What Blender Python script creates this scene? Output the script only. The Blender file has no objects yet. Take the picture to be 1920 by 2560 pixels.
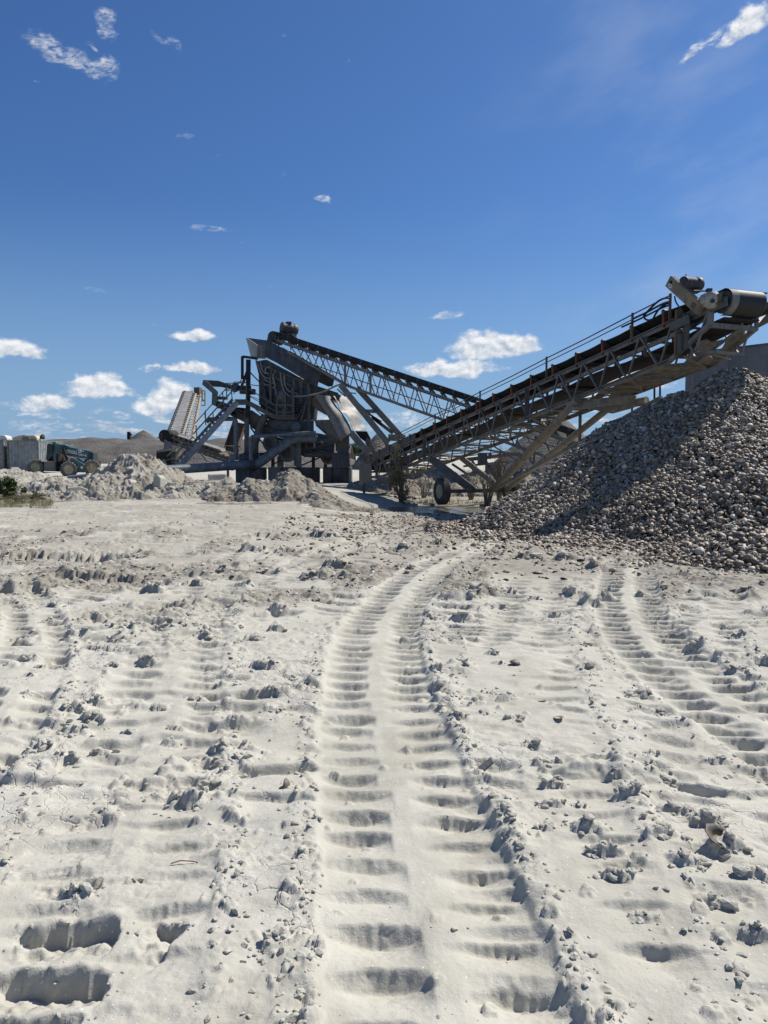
import bpy, math, random
import numpy as np
from mathutils import Vector, Matrix

random.seed(7)
rng = np.random.default_rng(11)
SC = bpy.context.scene
COL = SC.collection

# ------------------------------------------------------------------ camera
FPX = 1920.0
PITCH = math.radians(4.26)
EYE = 1.6
cam_d = bpy.data.cameras.new("camera")
cam = bpy.data.objects.new("camera", cam_d)
COL.objects.link(cam)
cam.location = (0, 0, EYE)
cam.rotation_euler = (math.radians(90) - PITCH, 0, 0)
cam_d.sensor_fit = 'HORIZONTAL'
cam_d.sensor_width = 36.0
cam_d.lens = 36.0
cam_d.clip_start = 0.05
cam_d.clip_end = 6000
SC.camera = cam

# ------------------------------------------------------------------ light
SUN_AZ, SUN_EL = 57.0, 51.0
az, el = math.radians(SUN_AZ), math.radians(SUN_EL)
sun_dir = Vector((math.sin(az) * math.cos(el), math.cos(az) * math.cos(el), math.sin(el)))
sd = bpy.data.lights.new("sun", 'SUN')
sd.energy = 4.8
sd.angle = math.radians(0.5)
sd.color = (1.0, 0.945, 0.865)
so = bpy.data.objects.new("sun", sd)
COL.objects.link(so)
so.rotation_euler = sun_dir.to_track_quat('Z', 'Y').to_euler()
SC.view_settings.view_transform = 'Standard'
SC.view_settings.look = 'None'
SC.view_settings.exposure = 0.3
SC.view_settings.gamma = 1.0
SC.view_settings.use_curve_mapping = False


def ray(px, py):
    a = (px - 960.0) / FPX
    b = (1280.0 - py) / FPX
    return Vector((a, b * math.sin(PITCH) + math.cos(PITCH), b * math.cos(PITCH) - math.sin(PITCH)))


def P(px, py, Y):
    d = ray(px, py)
    k = Y / d.y
    return Vector((d.x * k, Y, EYE + d.z * k))


def G(px, py, z=0.0):
    d = ray(px, py)
    k = (z - EYE) / d.z
    return (d.x * k, d.y * k)


# ------------------------------------------------------------------ world: sky and clouds
W = bpy.data.worlds.new("World")
SC.world = W
W.use_nodes = True


class NT:
    def __init__(s, tree):
        s.t = tree
        s.n = tree.nodes
        s.l = tree.links

    def new(s, typ, **kw):
        nd = s.n.new(typ)
        for k, v in kw.items():
            setattr(nd, k, v)
        return nd

    def put(s, sock, v):
        if isinstance(v, bpy.types.NodeSocket):
            s.l.new(v, sock)
        else:
            sock.default_value = v

    def m(s, op, a, b=None, c=None, clamp=False):
        nd = s.n.new('ShaderNodeMath')
        nd.operation = op
        nd.use_clamp = clamp
        s.put(nd.inputs[0], a)
        if b is not None:
            s.put(nd.inputs[1], b)
        if c is not None:
            s.put(nd.inputs[2], c)
        return nd.outputs[0]

    def mix(s, f, a, b, blend='MIX'):
        nd = s.n.new('ShaderNodeMix')
        nd.data_type = 'RGBA'
        nd.blend_type = blend
        s.put(nd.inputs[0], f)
        s.put(nd.inputs[6], a)
        s.put(nd.inputs[7], b)
        return nd.outputs[2]

    def ramp(s, f, lo, hi, a=0.0, b=1.0, smooth=True):
        nd = s.n.new('ShaderNodeMapRange')
        nd.interpolation_type = 'SMOOTHSTEP' if smooth else 'LINEAR'
        nd.clamp = True
        s.put(nd.inputs[0], f)
        nd.inputs[1].default_value = lo
        nd.inputs[2].default_value = hi
        nd.inputs[3].default_value = a
        nd.inputs[4].default_value = b
        return nd.outputs[0]

    def noise(s, vec, scale, detail=4, rough=0.55, dist=0.0):
        nd = s.n.new('ShaderNodeTexNoise')
        nd.inputs['Scale'].default_value = scale
        nd.inputs['Detail'].default_value = detail
        nd.inputs['Roughness'].default_value = rough
        nd.inputs['Distortion'].default_value = dist
        if vec is not None:
            s.l.new(vec, nd.inputs['Vector'])
        return nd.outputs[0]

    def comb(s, x, y, z=0.0):
        nd = s.n.new('ShaderNodeCombineXYZ')
        s.put(nd.inputs[0], x)
        s.put(nd.inputs[1], y)
        s.put(nd.inputs[2], z)
        return nd.outputs[0]


def c4(c):
    return (c[0], c[1], c[2], 1.0)


def build_world():
    t = NT(W.node_tree)
    t.n.clear()
    out = t.new('ShaderNodeOutputWorld')
    bg = t.new('ShaderNodeBackground')
    bg.inputs['Strength'].default_value = 0.1
    sky = t.new('ShaderNodeTexSky')
    sky.sky_type = 'NISHITA'
    sky.sun_disc = False
    sky.sun_elevation = el
    sky.sun_rotation = az
    sky.altitude = 10
    sky.air_density = 1.0
    sky.dust_density = 0.75
    sky.ozone_density = 2.2
    skyb = t.mix(1.0, sky.outputs[0], SKY_TINT, 'MULTIPLY')   # clear, deep blue air
    geo = t.new('ShaderNodeTexCoord')
    sep = t.new('ShaderNodeSeparateXYZ')
    t.l.new(geo.outputs['Generated'], sep.inputs[0])
    X, Y, Z = sep.outputs
    A = t.m('ARCTAN2', X, Y)
    hyp = t.m('SQRT', t.m('ADD', t.m('MULTIPLY', X, X), t.m('MULTIPLY', Y, Y)))
    E = t.m('ARCTAN2', Z, hyp)
    # fluffy warp of the direction
    v0 = t.comb(A, t.m('MULTIPLY', E, 1.35))
    nz = t.new('ShaderNodeTexNoise')
    nz.inputs['Scale'].default_value = 26
    nz.inputs['Detail'].default_value = 3
    t.l.new(v0, nz.inputs['Vector'])
    sp = t.new('ShaderNodeSeparateColor')
    t.l.new(nz.outputs['Color'], sp.inputs[0])
    A2 = t.m('ADD', A, t.m('MULTIPLY', t.m('SUBTRACT', sp.outputs[0], 0.5), 0.028))
    E2 = t.m('ADD', E, t.m('MULTIPLY', t.m('SUBTRACT', sp.outputs[1], 0.5), 0.022))
    fb = t.noise(v0, 58, 9, 0.6)
    fl = t.noise(v0, 30, 3, 0.5)
    # the same field stepped towards the sun: gives lit and shaded sides
    v1 = t.comb(t.m('ADD', A, 0.004), t.m('ADD', t.m('MULTIPLY', E, 1.35), 0.007))
    fb2 = t.noise(v1, 58, 5, 0.6)
    dens = None
    relv = None
    for (px, py, w, h, tilt, k) in CLOUDS:
        d = ray(px, py)
        a0 = math.atan2(d.x, d.y)
        e0 = math.atan2(d.z, math.hypot(d.x, d.y))
        w_, h_ = w / FPX, h / FPX
        c, s_ = math.cos(math.radians(tilt)), math.sin(math.radians(tilt))
        du = t.m('SUBTRACT', A2, a0)
        dv = t.m('SUBTRACT', E2, e0)
        uu = t.m('MULTIPLY', t.m('ADD', t.m('MULTIPLY', du, c), t.m('MULTIPLY', dv, s_)), 1 / w_)
        vv = t.m('SUBTRACT', t.m('MULTIPLY', dv, c), t.m('MULTIPLY', du, s_))
        vv = t.m('MULTIPLY', vv, 1 / h_)
        # flatter underside: negative v counts more
        vb = t.m('MAXIMUM', vv, t.m('MULTIPLY', vv, -1.7))
        r2 = t.m('ADD', t.m('MULTIPLY', uu, uu), t.m('MULTIPLY', vb, vb))
        mk = t.m('MULTIPLY', t.m('SUBTRACT', 1.0, t.m('SQRT', r2)), 1.0)
        mk = t.m('ADD', t.m('MAXIMUM', mk, -1.0), min(k, 1.14) - 1.0 if k >= 1 else -0.02)
        op_ = 0.97 if k >= 1 else max(0.0, (k - 0.5) * 1.75)
        if dens is None:
            dens, relv, opv = mk, vv, op_
        else:
            g_ = t.m('GREATER_THAN', mk, dens)
            relv = t.m('ADD', t.m('MULTIPLY', relv, t.m('SUBTRACT', 1.0, g_)), t.m('MULTIPLY', vv, g_))
            opv = t.m('ADD', t.m('MULTIPLY', opv, t.m('SUBTRACT', 1.0, g_)), t.m('MULTIPLY', g_, op_))
            dens = t.m('MAXIMUM', dens, mk)
    # low broken bank along the horizon on the left and centre
    band = t.m('MULTIPLY', t.ramp(E, 0.006, 0.022), t.ramp(E, 0.038, 0.075, 1.0, 0.0))
    vlow = t.comb(t.m('MULTIPLY', A, 0.6), t.m('MULTIPLY', E, 2.6), 3.7)
    nl = t.noise(vlow, 30, 6, 0.6)
    bank = t.m('SUBTRACT', t.m('MULTIPLY', band, t.ramp(nl, 0.38, 0.64, 0.0, 0.75)), 0.32)
    dens = t.m('MAXIMUM', dens, bank)
    shp = t.m('ADD', t.m('MULTIPLY', t.m('SUBTRACT', fl, 0.5), 0.8), t.m('MULTIPLY', t.m('SUBTRACT', fb, 0.5), 1.15))
    cov = t.m('ADD', dens, shp)
    alpha = t.ramp(cov, -0.06, 0.52)
    thin = t.m('MULTIPLY', t.m('SUBTRACT', 0.97, opv), 6.0, clamp=True)
    vf = t.comb(t.m('ADD', t.m('MULTIPLY', A, 0.8), t.m('MULTIPLY', E, 0.5)), t.m('SUBTRACT', t.m('MULTIPLY', E, 2.2), t.m('MULTIPLY', A, 0.5)), 5.1)
    fib = t.ramp(t.noise(vf, 85, 7, 0.68, 0.6), 0.36, 0.68)
    alpha = t.m('MULTIPLY', alpha, t.m('ADD', t.m('SUBTRACT', 1.0, thin), t.m('MULTIPLY', thin, fib)))
    lit = t.m('ADD', 0.60, t.m('MULTIPLY', t.m('SUBTRACT', fb, fb2), 2.2))
    lit = t.m('ADD', lit, t.m('MULTIPLY', t.m('MAXIMUM', t.m('MINIMUM', relv, 0.8), -0.8), 0.42))
    lit = t.m('ADD', lit, t.m('MULTIPLY', t.m('SUBTRACT', cov, 0.3), -0.12), clamp=True)
    cc = t.mix(lit, (3.4, 4.0, 4.9, 1), (7.5, 7.6, 7.7, 1))
    # low haze on the far air
    hz = t.ramp(E, -0.02, 0.32, 0.74, 0.0)
    skyc = t.mix(hz, skyb, (2.35, 3.7, 5.6, 1))
    opv = t.m('MAXIMUM', opv, t.ramp(E, 0.05, 0.10, 0.6, 0.0))
    alpha = t.m('MULTIPLY', t.m('MULTIPLY', alpha, opv), t.ramp(E, -0.01, 0.06, 0.45, 1.0))
    vc = t.comb(t.m('ADD', t.m('MULTIPLY', A, 1.4), t.m('MULTIPLY', E, 1.0)), t.m('SUBTRACT', t.m('MULTIPLY', E, 3.6), t.m('MULTIPLY', A, 1.2)), 1.7)
    cir = t.m('MULTIPLY', t.ramp(t.noise(vc, 3.2, 5, 0.55), 0.42, 0.75), t.m('MULTIPLY', t.ramp(A, 0.05, 0.4), t.ramp(E, 0.05, 0.2)))
    skyc = t.mix(t.m('MULTIPLY', cir, 0.16), skyc, (6.0, 6.4, 7.0, 1))
    col = t.mix(alpha, skyc, cc)
    t.l.new(col, bg.inputs['Color'])
    t.l.new(bg.outputs[0], out.inputs[0])


SKY_TINT = (0.322, 0.515, 0.78, 1)
# px, py, half width, half height, tilt, strength (of the photograph's clouds, turned into directions)
CLOUDS = [
    (168, 150, 92, 30, -18, 0.90), (256, 180, 42, 30, 20, 0.88), (276, 172, 26, 36, 40, 0.9), (264, 68, 34, 38, -30, 0.86), (232, 114, 20, 7, -35, 0.75),
    (400, 92, 26, 10, -32, 0.70), (438, 112, 22, 12, -45, 0.70), (1880, 60, 62, 30, 16, 1.08), (1790, 88, 28, 16, 25, 0.9), (1742, 124, 36, 15, 28, 0.92),
    (806, 495, 20, 15, 0, 0.94), (522, 574, 62, 12, 3, 0.72), (470, 345, 30, 7, 0, 0.62), (240, 728, 30, 8, 0, 0.66),
    (28, 876, 66, 30, 0, 1.1), (486, 846, 54, 17, 0, 1.08), (476, 921, 54, 16, 0, 1.1), (372, 918, 26, 10, 0, 0.95),
    (244, 976, 76, 38, 0, 1.12), (118, 1012, 62, 26, 0, 1.08), (400, 1016, 62, 40, 10, 1.1), (432, 985, 44, 34, 0, 1.14), (60, 1058, 42, 18, 0, 0.95),
    (1216, 872, 84, 44, 0, 1.14), (1272, 868, 72, 30, 0, 1.12), (1134, 925, 116, 26, 0, 1.12), (1110, 790, 56, 13, 8, 0.98), (1908, 792, 50, 20, 0, 1.1),
    (1580, 950, 84, 44, 0, 1.1), (1010, 1055, 70, 34, 0, 0.95), (310, 1042, 34, 14, 0, 0.9), (1160, 1075, 90, 32, 0, 0.95), (1480, 1010, 56, 32, 0, 1.0), (705, 1045, 50, 24, 0, 0.95),
]
build_world()

# ------------------------------------------------------------------ tagging and mesh helpers


def tag(o, label=None, cat=None, group=None, kind=None):
    if label:
        o['label'] = label
    if cat:
        o['category'] = cat
    if group:
        o['group'] = group
    if kind:
        o['kind'] = kind
    return o


def thing(name, label, cat, loc, group=None):
    o = bpy.data.objects.new(name, None)
    COL.objects.link(o)
    o.location = loc
    o.empty_display_size = 0.2
    return tag(o, label, cat, group)


def orth(d, up=None):
    d = d.normalized()
    u = Vector(up) if up is not None else Vector((0, 0, 1))
    if abs(d.dot(u.normalized())) > 0.98:
        u = Vector((0, 1, 0))
    s = d.cross(u).normalized()
    return s, s.cross(d).normalized()


class MB:
    """collects boxes, beams, tubes and plates; build() links them as one mesh object"""

    def __init__(s):
        s.v = []
        s.f = []
        s.sm = []

    def add(s, vs, fs, smooth=False):
        b = len(s.v)
        s.v += [tuple(v) for v in vs]
        s.f += [tuple(i + b for i in f) for f in fs]
        s.sm += [smooth] * len(fs)

    def beam(s, a, b, w, h=None, up=None):
        a, b = Vector(a), Vector(b)
        h = w if h is None else h
        sx, uz = orth(b - a, up)
        vs = []
        for p in (a, b):
            for i, j in ((-1, -1), (1, -1), (1, 1), (-1, 1)):
                vs.append(p + sx * (i * w / 2) + uz * (j * h / 2))
        s.add(vs, [(0, 1, 2, 3), (7, 6, 5, 4), (0, 4, 5, 1), (1, 5, 6, 2), (2, 6, 7, 3), (3, 7, 4, 0)])
        return s

    def angle(s, a, b, w, t=0.012, up=None):
        """L-section member"""
        a, b = Vector(a), Vector(b)
        sx, uz = orth(b - a, up)
        s.beam(a + uz * (w / 2 - t / 2), b + uz * (w / 2 - t / 2), w, t, up)
        s.beam(a - sx * (w / 2 - t / 2) - uz * t / 2, b - sx * (w / 2 - t / 2) - uz * t / 2, t, w - t, up)

    def box(s, c, dx, dy, dz, rot=None):
        c = Vector(c)
        vs = []
        for k in (-1, 1):
            for i, j in ((-1, -1), (1, -1), (1, 1), (-1, 1)):
                p = Vector((i * dx / 2, j * dy / 2, k * dz / 2))
                if rot is not None:
                    p = rot @ p
                vs.append(c + p)
        s.add(vs, [(3, 2, 1, 0), (4, 5, 6, 7), (0, 1, 5, 4), (1, 2, 6, 5), (2, 3, 7, 6), (3, 0, 4, 7)])
        return s

    def tube(s, pts, r, n=8, cap=True):
        pts = [Vector(p) for p in pts]
        vs, fs = [], []
        prev = None
        for i, p in enumerate(pts):
            d = (pts[min(i + 1, len(pts) - 1)] - pts[max(i - 1, 0)])
            if prev is None:
                a, b = orth(d)
            else:
                dn = d.normalized()
                a = (prev - dn * prev.dot(dn)).normalized()
                b = a.cross(dn)
            prev = a
            rr = r[i] if isinstance(r, (list, tuple)) else r
            for k in range(n):
                t = 2 * math.pi * k / n
                vs.append(p + a * math.cos(t) * rr + b * math.sin(t) * rr)
        for i in range(len(pts) - 1):
            for k in range(n):
                k2 = (k + 1) % n
                fs.append((i * n + k, i * n + k2, (i + 1) * n + k2, (i + 1) * n + k))
        s.add(vs, fs, True)
        if cap:
            m = len(pts) - 1
            s.add([vs[k] for k in range(n)], [tuple(range(n))[::-1]])
            s.add([vs[m * n + k] for k in range(n)], [tuple(range(n))])
        return s

    def lathe(s, c, axis, prof, n=20, smooth=True):
        """prof: list of (along axis, radius)"""
        c, axis = Vector(c), Vector(axis).normalized()
        a, b = orth(axis)
        vs, fs = [], []
        for (h, r) in prof:
            for k in range(n):
                t = 2 * math.pi * k / n
                vs.append(c + axis * h + a * math.cos(t) * r + b * math.sin(t) * r)
        for i in range(len(prof) - 1):
            for k in range(n):
                k2 = (k + 1) % n
                fs.append((i * n + k, i * n + k2, (i + 1) * n + k2, (i + 1) * n + k))
        s.add(vs, fs, smooth)
        if prof[0][1] > 1e-4:
            s.add(vs[:n], [tuple(range(n))[::-1]])
        if prof[-1][1] > 1e-4:
            s.add(vs[-n:], [tuple(range(n))])
        return s

    def prism(s, pts, dv):
        """closed plate: polygon extruded along dv"""
        pts = [Vector(p) for p in pts]
        dv = Vector(dv)
        n = len(pts)
        vs = pts + [p + dv for p in pts]
        fs = [tuple(range(n))[::-1], tuple(range(n, 2 * n))]
        for i in range(n):
            j = (i + 1) % n
            fs.append((i, j, n + j, n + i))
        s.add(vs, fs)
        return s

    def sheet(s, rows, th=0.02):
        """grid of points (rows of equal length) as a thin solid sheet"""
        R, C = len(rows), len(rows[0])
        top = [[Vector(p) for p in r] for r in rows]
        nrm = (top[-1][0] - top[0][0]).cross(top[0][-1] - top[0][0]).normalized() * th
        vs = [p for r in top for p in r] + [p - nrm for r in top for p in r]
        o = R * C
        fs = []
        for i in range(R - 1):
            for j in range(C - 1):
                q = (i * C + j, i * C + j + 1, (i + 1) * C + j + 1, (i + 1) * C + j)
                fs.append(q[::-1])
                fs.append(tuple(x + o for x in q))
        s.add(vs, fs, True)
        fs = []
        for i in range(R - 1):
            for j in (0, C - 1):
                q = (i * C + j, (i + 1) * C + j, (i + 1) * C + j + o, i * C + j + o)
                fs.append(q if j else q[::-1])
        for j in range(C - 1):
            for i in (0, R - 1):
                q = (i * C + j, i * C + j + 1, i * C + j + 1 + o, i * C + j + o)
                fs.append(q[::-1] if i else q)
        s.add(vs, fs, False)
        return s

    def build(s, name, mat, parent=None, bevel=0.0):
        off = Vector((0, 0, 0))
        p = parent
        while p is not None:
            off += Vector(p.location)
            p = p.parent
        me = bpy.data.meshes.new(name)
        base = off
        if parent is None:
            xs = np.array(s.v)
            base = Vector((xs[:, 0].mean(), xs[:, 1].mean(), xs[:, 2].min()))
        me.from_pydata([(x - base.x, y - base.y, z - base.z) for x, y, z in s.v], [], s.f)
        for i, q in enumerate(s.sm):
            if q:
                me.polygons[i].use_smooth = True
        me.materials.append(mat)
        me.update()
        o = bpy.data.objects.new(name, me)
        COL.objects.link(o)
        if parent is not None:
            o.parent = parent
        else:
            o.location = base
        if bevel:
            md = o.modifiers.new("bevel", 'BEVEL')
            md.width = bevel
            md.segments = 1
            md.limit_method = 'ANGLE'
        return o


def np_mesh(name, co, faces, mat, parent=None, smooth=True, attrs=None):
    """co (n,3) array, faces (m,k) array with k = 3 or 4"""
    me = bpy.data.meshes.new(name)
    n, (m, k) = len(co), faces.shape
    me.vertices.add(n)
    me.vertices.foreach_set('co', np.ascontiguousarray(co, dtype=np.float32).ravel())
    me.loops.add(m * k)
    me.loops.foreach_set('vertex_index', np.ascontiguousarray(faces, dtype=np.int32).ravel())
    me.polygons.add(m)
    me.polygons.foreach_set('loop_start', np.arange(0, m * k, k, dtype=np.int32))
    me.polygons.foreach_set('use_smooth', np.full(m, smooth, dtype=bool))
    for an, av in (attrs or {}).items():
        at = me.attributes.new(an, 'FLOAT', 'POINT')
        at.data.foreach_set('value', np.ascontiguousarray(av, dtype=np.float32))
    me.materials.append(mat)
    me.update(calc_edges=True)
    o = bpy.data.objects.new(name, me)
    COL.objects.link(o)
    if parent is not None:
        o.parent = parent
    return o


# crops of the photograph that coordinates were read from: origin and enlargement
def crop(x0, y0, k):
    return lambda u, v: (x0 + u / k, y0 + v / k)


cA = crop(380, 780, 2.4397)
cB = crop(560, 790, 5.53)
cC = crop(560, 980, 4.1475)
cD = crop(0, 940, 3.456)
cE = crop(1000, 660, 1.8033)
cF = crop(1540, 660, 4.366)
cH = crop(380, 920, 6.381)
cL = crop(0, 1060, 5.925)
cN = crop(800, 940, 6.9125)
KS = {cA: 2.4397, cB: 5.53, cC: 4.1475, cD: 3.456, cE: 1.8033, cF: 4.366, cH: 6.381, cL: 5.925, cN: 6.9125}


def Q(c, u, v, Y):
    return P(*c(u, v), Y)


def lines(mb, c, Y, lst, dep=None):
    """straight members (u1,v1,u2,v2,thickness[,Y offset[,Y offset of second end]])"""
    for L in lst:
        u1, v1, u2, v2, th = L[:5]
        o1 = L[5] if len(L) > 5 else 0
        o2 = L[6] if len(L) > 6 else o1
        w = th / KS[c] * Y / FPX
        mb.beam(Q(c, u1, v1, Y + o1), Q(c, u2, v2, Y + o2), w if dep is None else dep, w, up=None)
    return mb


def pipes(mb, c, Y, lst, r, n=8):
    for pl in lst:
        mb.tube([Q(c, *p[:2], Y + (p[2] if len(p) > 2 else 0)) for p in pl], r, n)
    return mb


def smooth_path(pts, k=4):
    """Catmull-Rom through 2-D points"""
    pts = [tuple(p) for p in pts]
    out = []
    for i in range(len(pts) - 1):
        p0, p1, p2, p3 = pts[max(i - 1, 0)], pts[i], pts[i + 1], pts[min(i + 2, len(pts) - 1)]
        for j in range(k):
            t = j / k
            out.append(tuple(0.5 * ((2 * b) + (-a + c) * t + (2 * a - 5 * b + 4 * c - d) * t * t + (-a + 3 * b - 3 * c + d) * t ** 3)
                             for a, b, c, d in zip(p0, p1, p2, p3)))
    out.append(pts[-1])
    return out


def poly(mb, c, Y, pts, depth):
    mb.prism([Q(c, u, v, Y) for u, v in pts], (0, depth, 0))
    return mb


# ------------------------------------------------------------------ materials
def new_mat(name):
    m = bpy.data.materials.new(name)
    m.use_nodes = True
    t = NT(m.node_tree)
    b = t.n.get('Principled BSDF')
    geo = t.new('ShaderNodeNewGeometry')
    return m, t, b, geo


def steel(name, base, rust=0.3, dust=0.4, rough=0.6, metal=0.0, rustcol=(0.10, 0.045, 0.02), dustcol=(0.36, 0.34, 0.30), scale=1.0, bump=0.15):
    """worn painted steel: rust blotches, streaks running down, dust lying on upward faces"""
    m, t, b, geo = new_mat(name)
    pos = geo.outputs['Position']
    n1 = t.noise(pos, 3.1 * scale, 6, 0.65)
    mp = t.new('ShaderNodeMapping')
    mp.inputs['Scale'].default_value = (9 * scale, 9 * scale, 0.8 * scale)
    t.l.new(pos, mp.inputs[0])
    n2 = t.noise(mp.outputs[0], 1.0, 5, 0.6)
    n3 = t.noise(pos, 24 * scale, 3, 0.6)
    base2 = tuple(x * 0.62 for x in base)
    col = t.mix(t.ramp(n1, 0.32, 0.68), c4(base2), c4(tuple(x * 1.18 for x in base)))
    rf = t.m('MULTIPLY', t.ramp(t.m('ADD', t.m('MULTIPLY', n1, 0.55), t.m('MULTIPLY', n2, 0.45)), 0.62 - 0.24 * rust, 0.70 - 0.16 * rust), 0.85)
    col = t.mix(rf, col, c4(rustcol))
    sep = t.new('ShaderNodeSeparateXYZ')
    t.l.new(geo.outputs['Normal'], sep.inputs[0])
    up = t.ramp(sep.outputs[2], -0.1, 0.9, 0.25, 1.0)
    df = t.m('MULTIPLY', t.m('MULTIPLY', t.ramp(n2, 0.40, 0.66), up), dust)
    col = t.mix(df, col, c4(dustcol))
    t.l.new(col, b.inputs['Base Color'])
    b.inputs['Roughness'].default_value = rough
    b.inputs['Metallic'].default_value = metal
    bp = t.new('ShaderNodeBump')
    bp.inputs['Strength'].default_value = bump
    bp.inputs['Distance'].default_value = 0.02
    t.l.new(n3, bp.inputs['Height'])
    t.l.new(bp.outputs[0], b.inputs['Normal'])
    return m


def rough_mat(name, c1, c2, scale=4.0, rough=0.9, bump=0.4, bscale=30, dist=0.02, c3=None):
    """mottled mineral or rubber surface"""
    m, t, b, geo = new_mat(name)
    pos = geo.outputs['Position']
    n1 = t.noise(pos, scale, 7, 0.62)
    n2 = t.noise(pos, bscale, 5, 0.6)
    col = t.mix(t.ramp(n1, 0.3, 0.7), c4(c1), c4(c2))
    if c3:
        col = t.mix(t.ramp(n2, 0.52, 0.72), col, c4(c3))
    t.l.new(col, b.inputs['Base Color'])
    b.inputs['Roughness'].default_value = rough
    bp = t.new('ShaderNodeBump')
    bp.inputs['Strength'].default_value = bump
    bp.inputs['Distance'].default_value = dist
    t.l.new(n2, bp.inputs['Height'])
    t.l.new(bp.outputs[0], b.inputs['Normal'])
    return m


M = {}
M['grey_steel'] = steel('grey_steel', (0.078, 0.077, 0.073), 0.42, 0.42)
M['pale_steel'] = steel('pale_steel', (0.155, 0.158, 0.152), 0.34, 0.5)
M['dark_steel'] = steel('dark_steel', (0.040, 0.043, 0.048), 0.38, 0.25)
M['blue_dark'] = steel('blue_dark', (0.036, 0.041, 0.052), 0.28, 0.32, rough=0.5)
M['rusty'] = steel('rusty', (0.13, 0.085, 0.055), 0.75, 0.35)
M['dusty'] = steel('dusty', (0.20, 0.175, 0.135), 0.25, 0.75)
M['tan_paint'] = steel('tan_paint', (0.26, 0.20, 0.11), 0.42, 0.25, rough=0.5)
M['orange_idler'] = steel('orange_idler', (0.20, 0.042, 0.018), 0.5, 0.15)
M['sheet'] = steel('sheet', (0.31, 0.295, 0.265), 0.22, 0.4, rough=0.55, metal=0.1, bump=0.5)
M['sheet_dull'] = steel('sheet_dull', (0.17, 0.175, 0.175), 0.25, 0.35, rough=0.5)
M['belt'] = rough_mat('belt', (0.008, 0.008, 0.009), (0.020, 0.019, 0.018), 5, 0.85, 0.2)
M['belt_pale'] = rough_mat('belt_pale', (0.15, 0.15, 0.145), (0.25, 0.245, 0.235), 2.2, 0.7, 0.15)
M['lagging'] = rough_mat('lagging', (0.006, 0.008, 0.009), (0.018, 0.021, 0.021), 3, 0.6, 0.1)
M['lagging_pale'] = rough_mat('lagging_pale', (0.10, 0.10, 0.095), (0.22, 0.21, 0.19), 6, 0.7, 0.15)
M['tyre'] = rough_mat('tyre', (0.018, 0.018, 0.019), (0.07, 0.066, 0.06), 3, 0.8, 0.3)
M['tyre_mud'] = rough_mat('tyre_mud', (0.08, 0.078, 0.073), (0.19, 0.175, 0.152), 3, 0.9, 0.5)
M['rim_cream'] = steel('rim_cream', (0.42, 0.36, 0.22), 0.5, 0.4)
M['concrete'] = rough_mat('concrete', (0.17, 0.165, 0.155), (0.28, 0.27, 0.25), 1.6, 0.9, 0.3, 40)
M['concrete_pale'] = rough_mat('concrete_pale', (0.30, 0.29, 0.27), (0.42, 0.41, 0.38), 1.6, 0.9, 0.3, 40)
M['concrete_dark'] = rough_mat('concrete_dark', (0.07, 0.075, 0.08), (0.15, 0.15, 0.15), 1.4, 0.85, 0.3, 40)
M['pipe_grey'] = steel('pipe_grey', (0.105, 0.125, 0.145), 0.15, 0.22, rough=0.45)
M['mud'] = rough_mat('mud', (0.22, 0.19, 0.145), (0.36, 0.32, 0.26), 5, 0.95, 0.7, 26, 0.03)
M['gravel'] = rough_mat('gravel', (0.088, 0.080, 0.070), (0.15, 0.137, 0.12), 0.25, 0.95, 1.0, 3.0, 0.3, c3=(0.075, 0.07, 0.064))
M['hose'] = rough_mat('hose', (0.17, 0.18, 0.18), (0.28, 0.28, 0.26), 6, 0.7, 0.1)
M['black_hose'] = rough_mat('black_hose', (0.012, 0.012, 0.014), (0.03, 0.03, 0.03), 6, 0.5, 0.1)
M['green_paint'] = steel('green_paint', (0.025, 0.10, 0.105), 0.10, 0.30, rough=0.35)
M['green_dark'] = steel('green_dark', (0.010, 0.030, 0.034), 0.10, 0.20, rough=0.4)
M['white_paint'] = steel('white_paint', (0.72, 0.70, 0.64), 0.10, 0.2)
M['container'] = steel('container', (0.24, 0.265, 0.27), 0.25, 0.4, rough=0.6)
M['red_paint'] = steel('red_paint', (0.35, 0.03, 0.02), 0.2, 0.2)
M['bark'] = rough_mat('bark', (0.07, 0.05, 0.035), (0.15, 0.12, 0.09), 12, 0.9, 0.3)
M['dry_twig'] = rough_mat('dry_twig', (0.10, 0.085, 0.065), (0.22, 0.19, 0.15), 9, 0.9, 0.2)


def leaf_mat(name, c1, c2):
    m, t, b, geo = new_mat(name)
    n1 = t.noise(geo.outputs['Position'], 9, 3, 0.6)
    rnd = geo.outputs['Random Per Island']
    f = t.m('ADD', t.m('MULTIPLY', n1, 0.5), t.m('MULTIPLY', rnd, 0.5))
    t.l.new(t.mix(t.ramp(f, 0.25, 0.75), c4(c1), c4(c2)), b.inputs['Base Color'])
    b.inputs['Roughness'].default_value = 0.7
    tr = t.new('ShaderNodeBsdfTranslucent')
    t.l.new(t.mix(0.5, c4(c1), c4(c2)), tr.inputs['Color'])
    mx = t.new('ShaderNodeMixShader')
    mx.inputs[0].default_value = 0.42
    out = t.n.get('Material Output')
    t.l.new(b.outputs[0], mx.inputs[1])
    t.l.new(tr.outputs[0], mx.inputs[2])
    t.l.new(mx.outputs[0], out.inputs[0])
    return m


M['leaf_olive'] = leaf_mat('leaf_olive', (0.08, 0.095, 0.042), (0.21, 0.21, 0.105))
M['leaf_green'] = leaf_mat('leaf_green', (0.02, 0.05, 0.012), (0.08, 0.13, 0.03))
M['leaf_far'] = leaf_mat('leaf_far', (0.014, 0.035, 0.014), (0.05, 0.085, 0.03))
M['dry_grass'] = leaf_mat('dry_grass', (0.12, 0.12, 0.05), (0.30, 0.27, 0.15))


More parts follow.
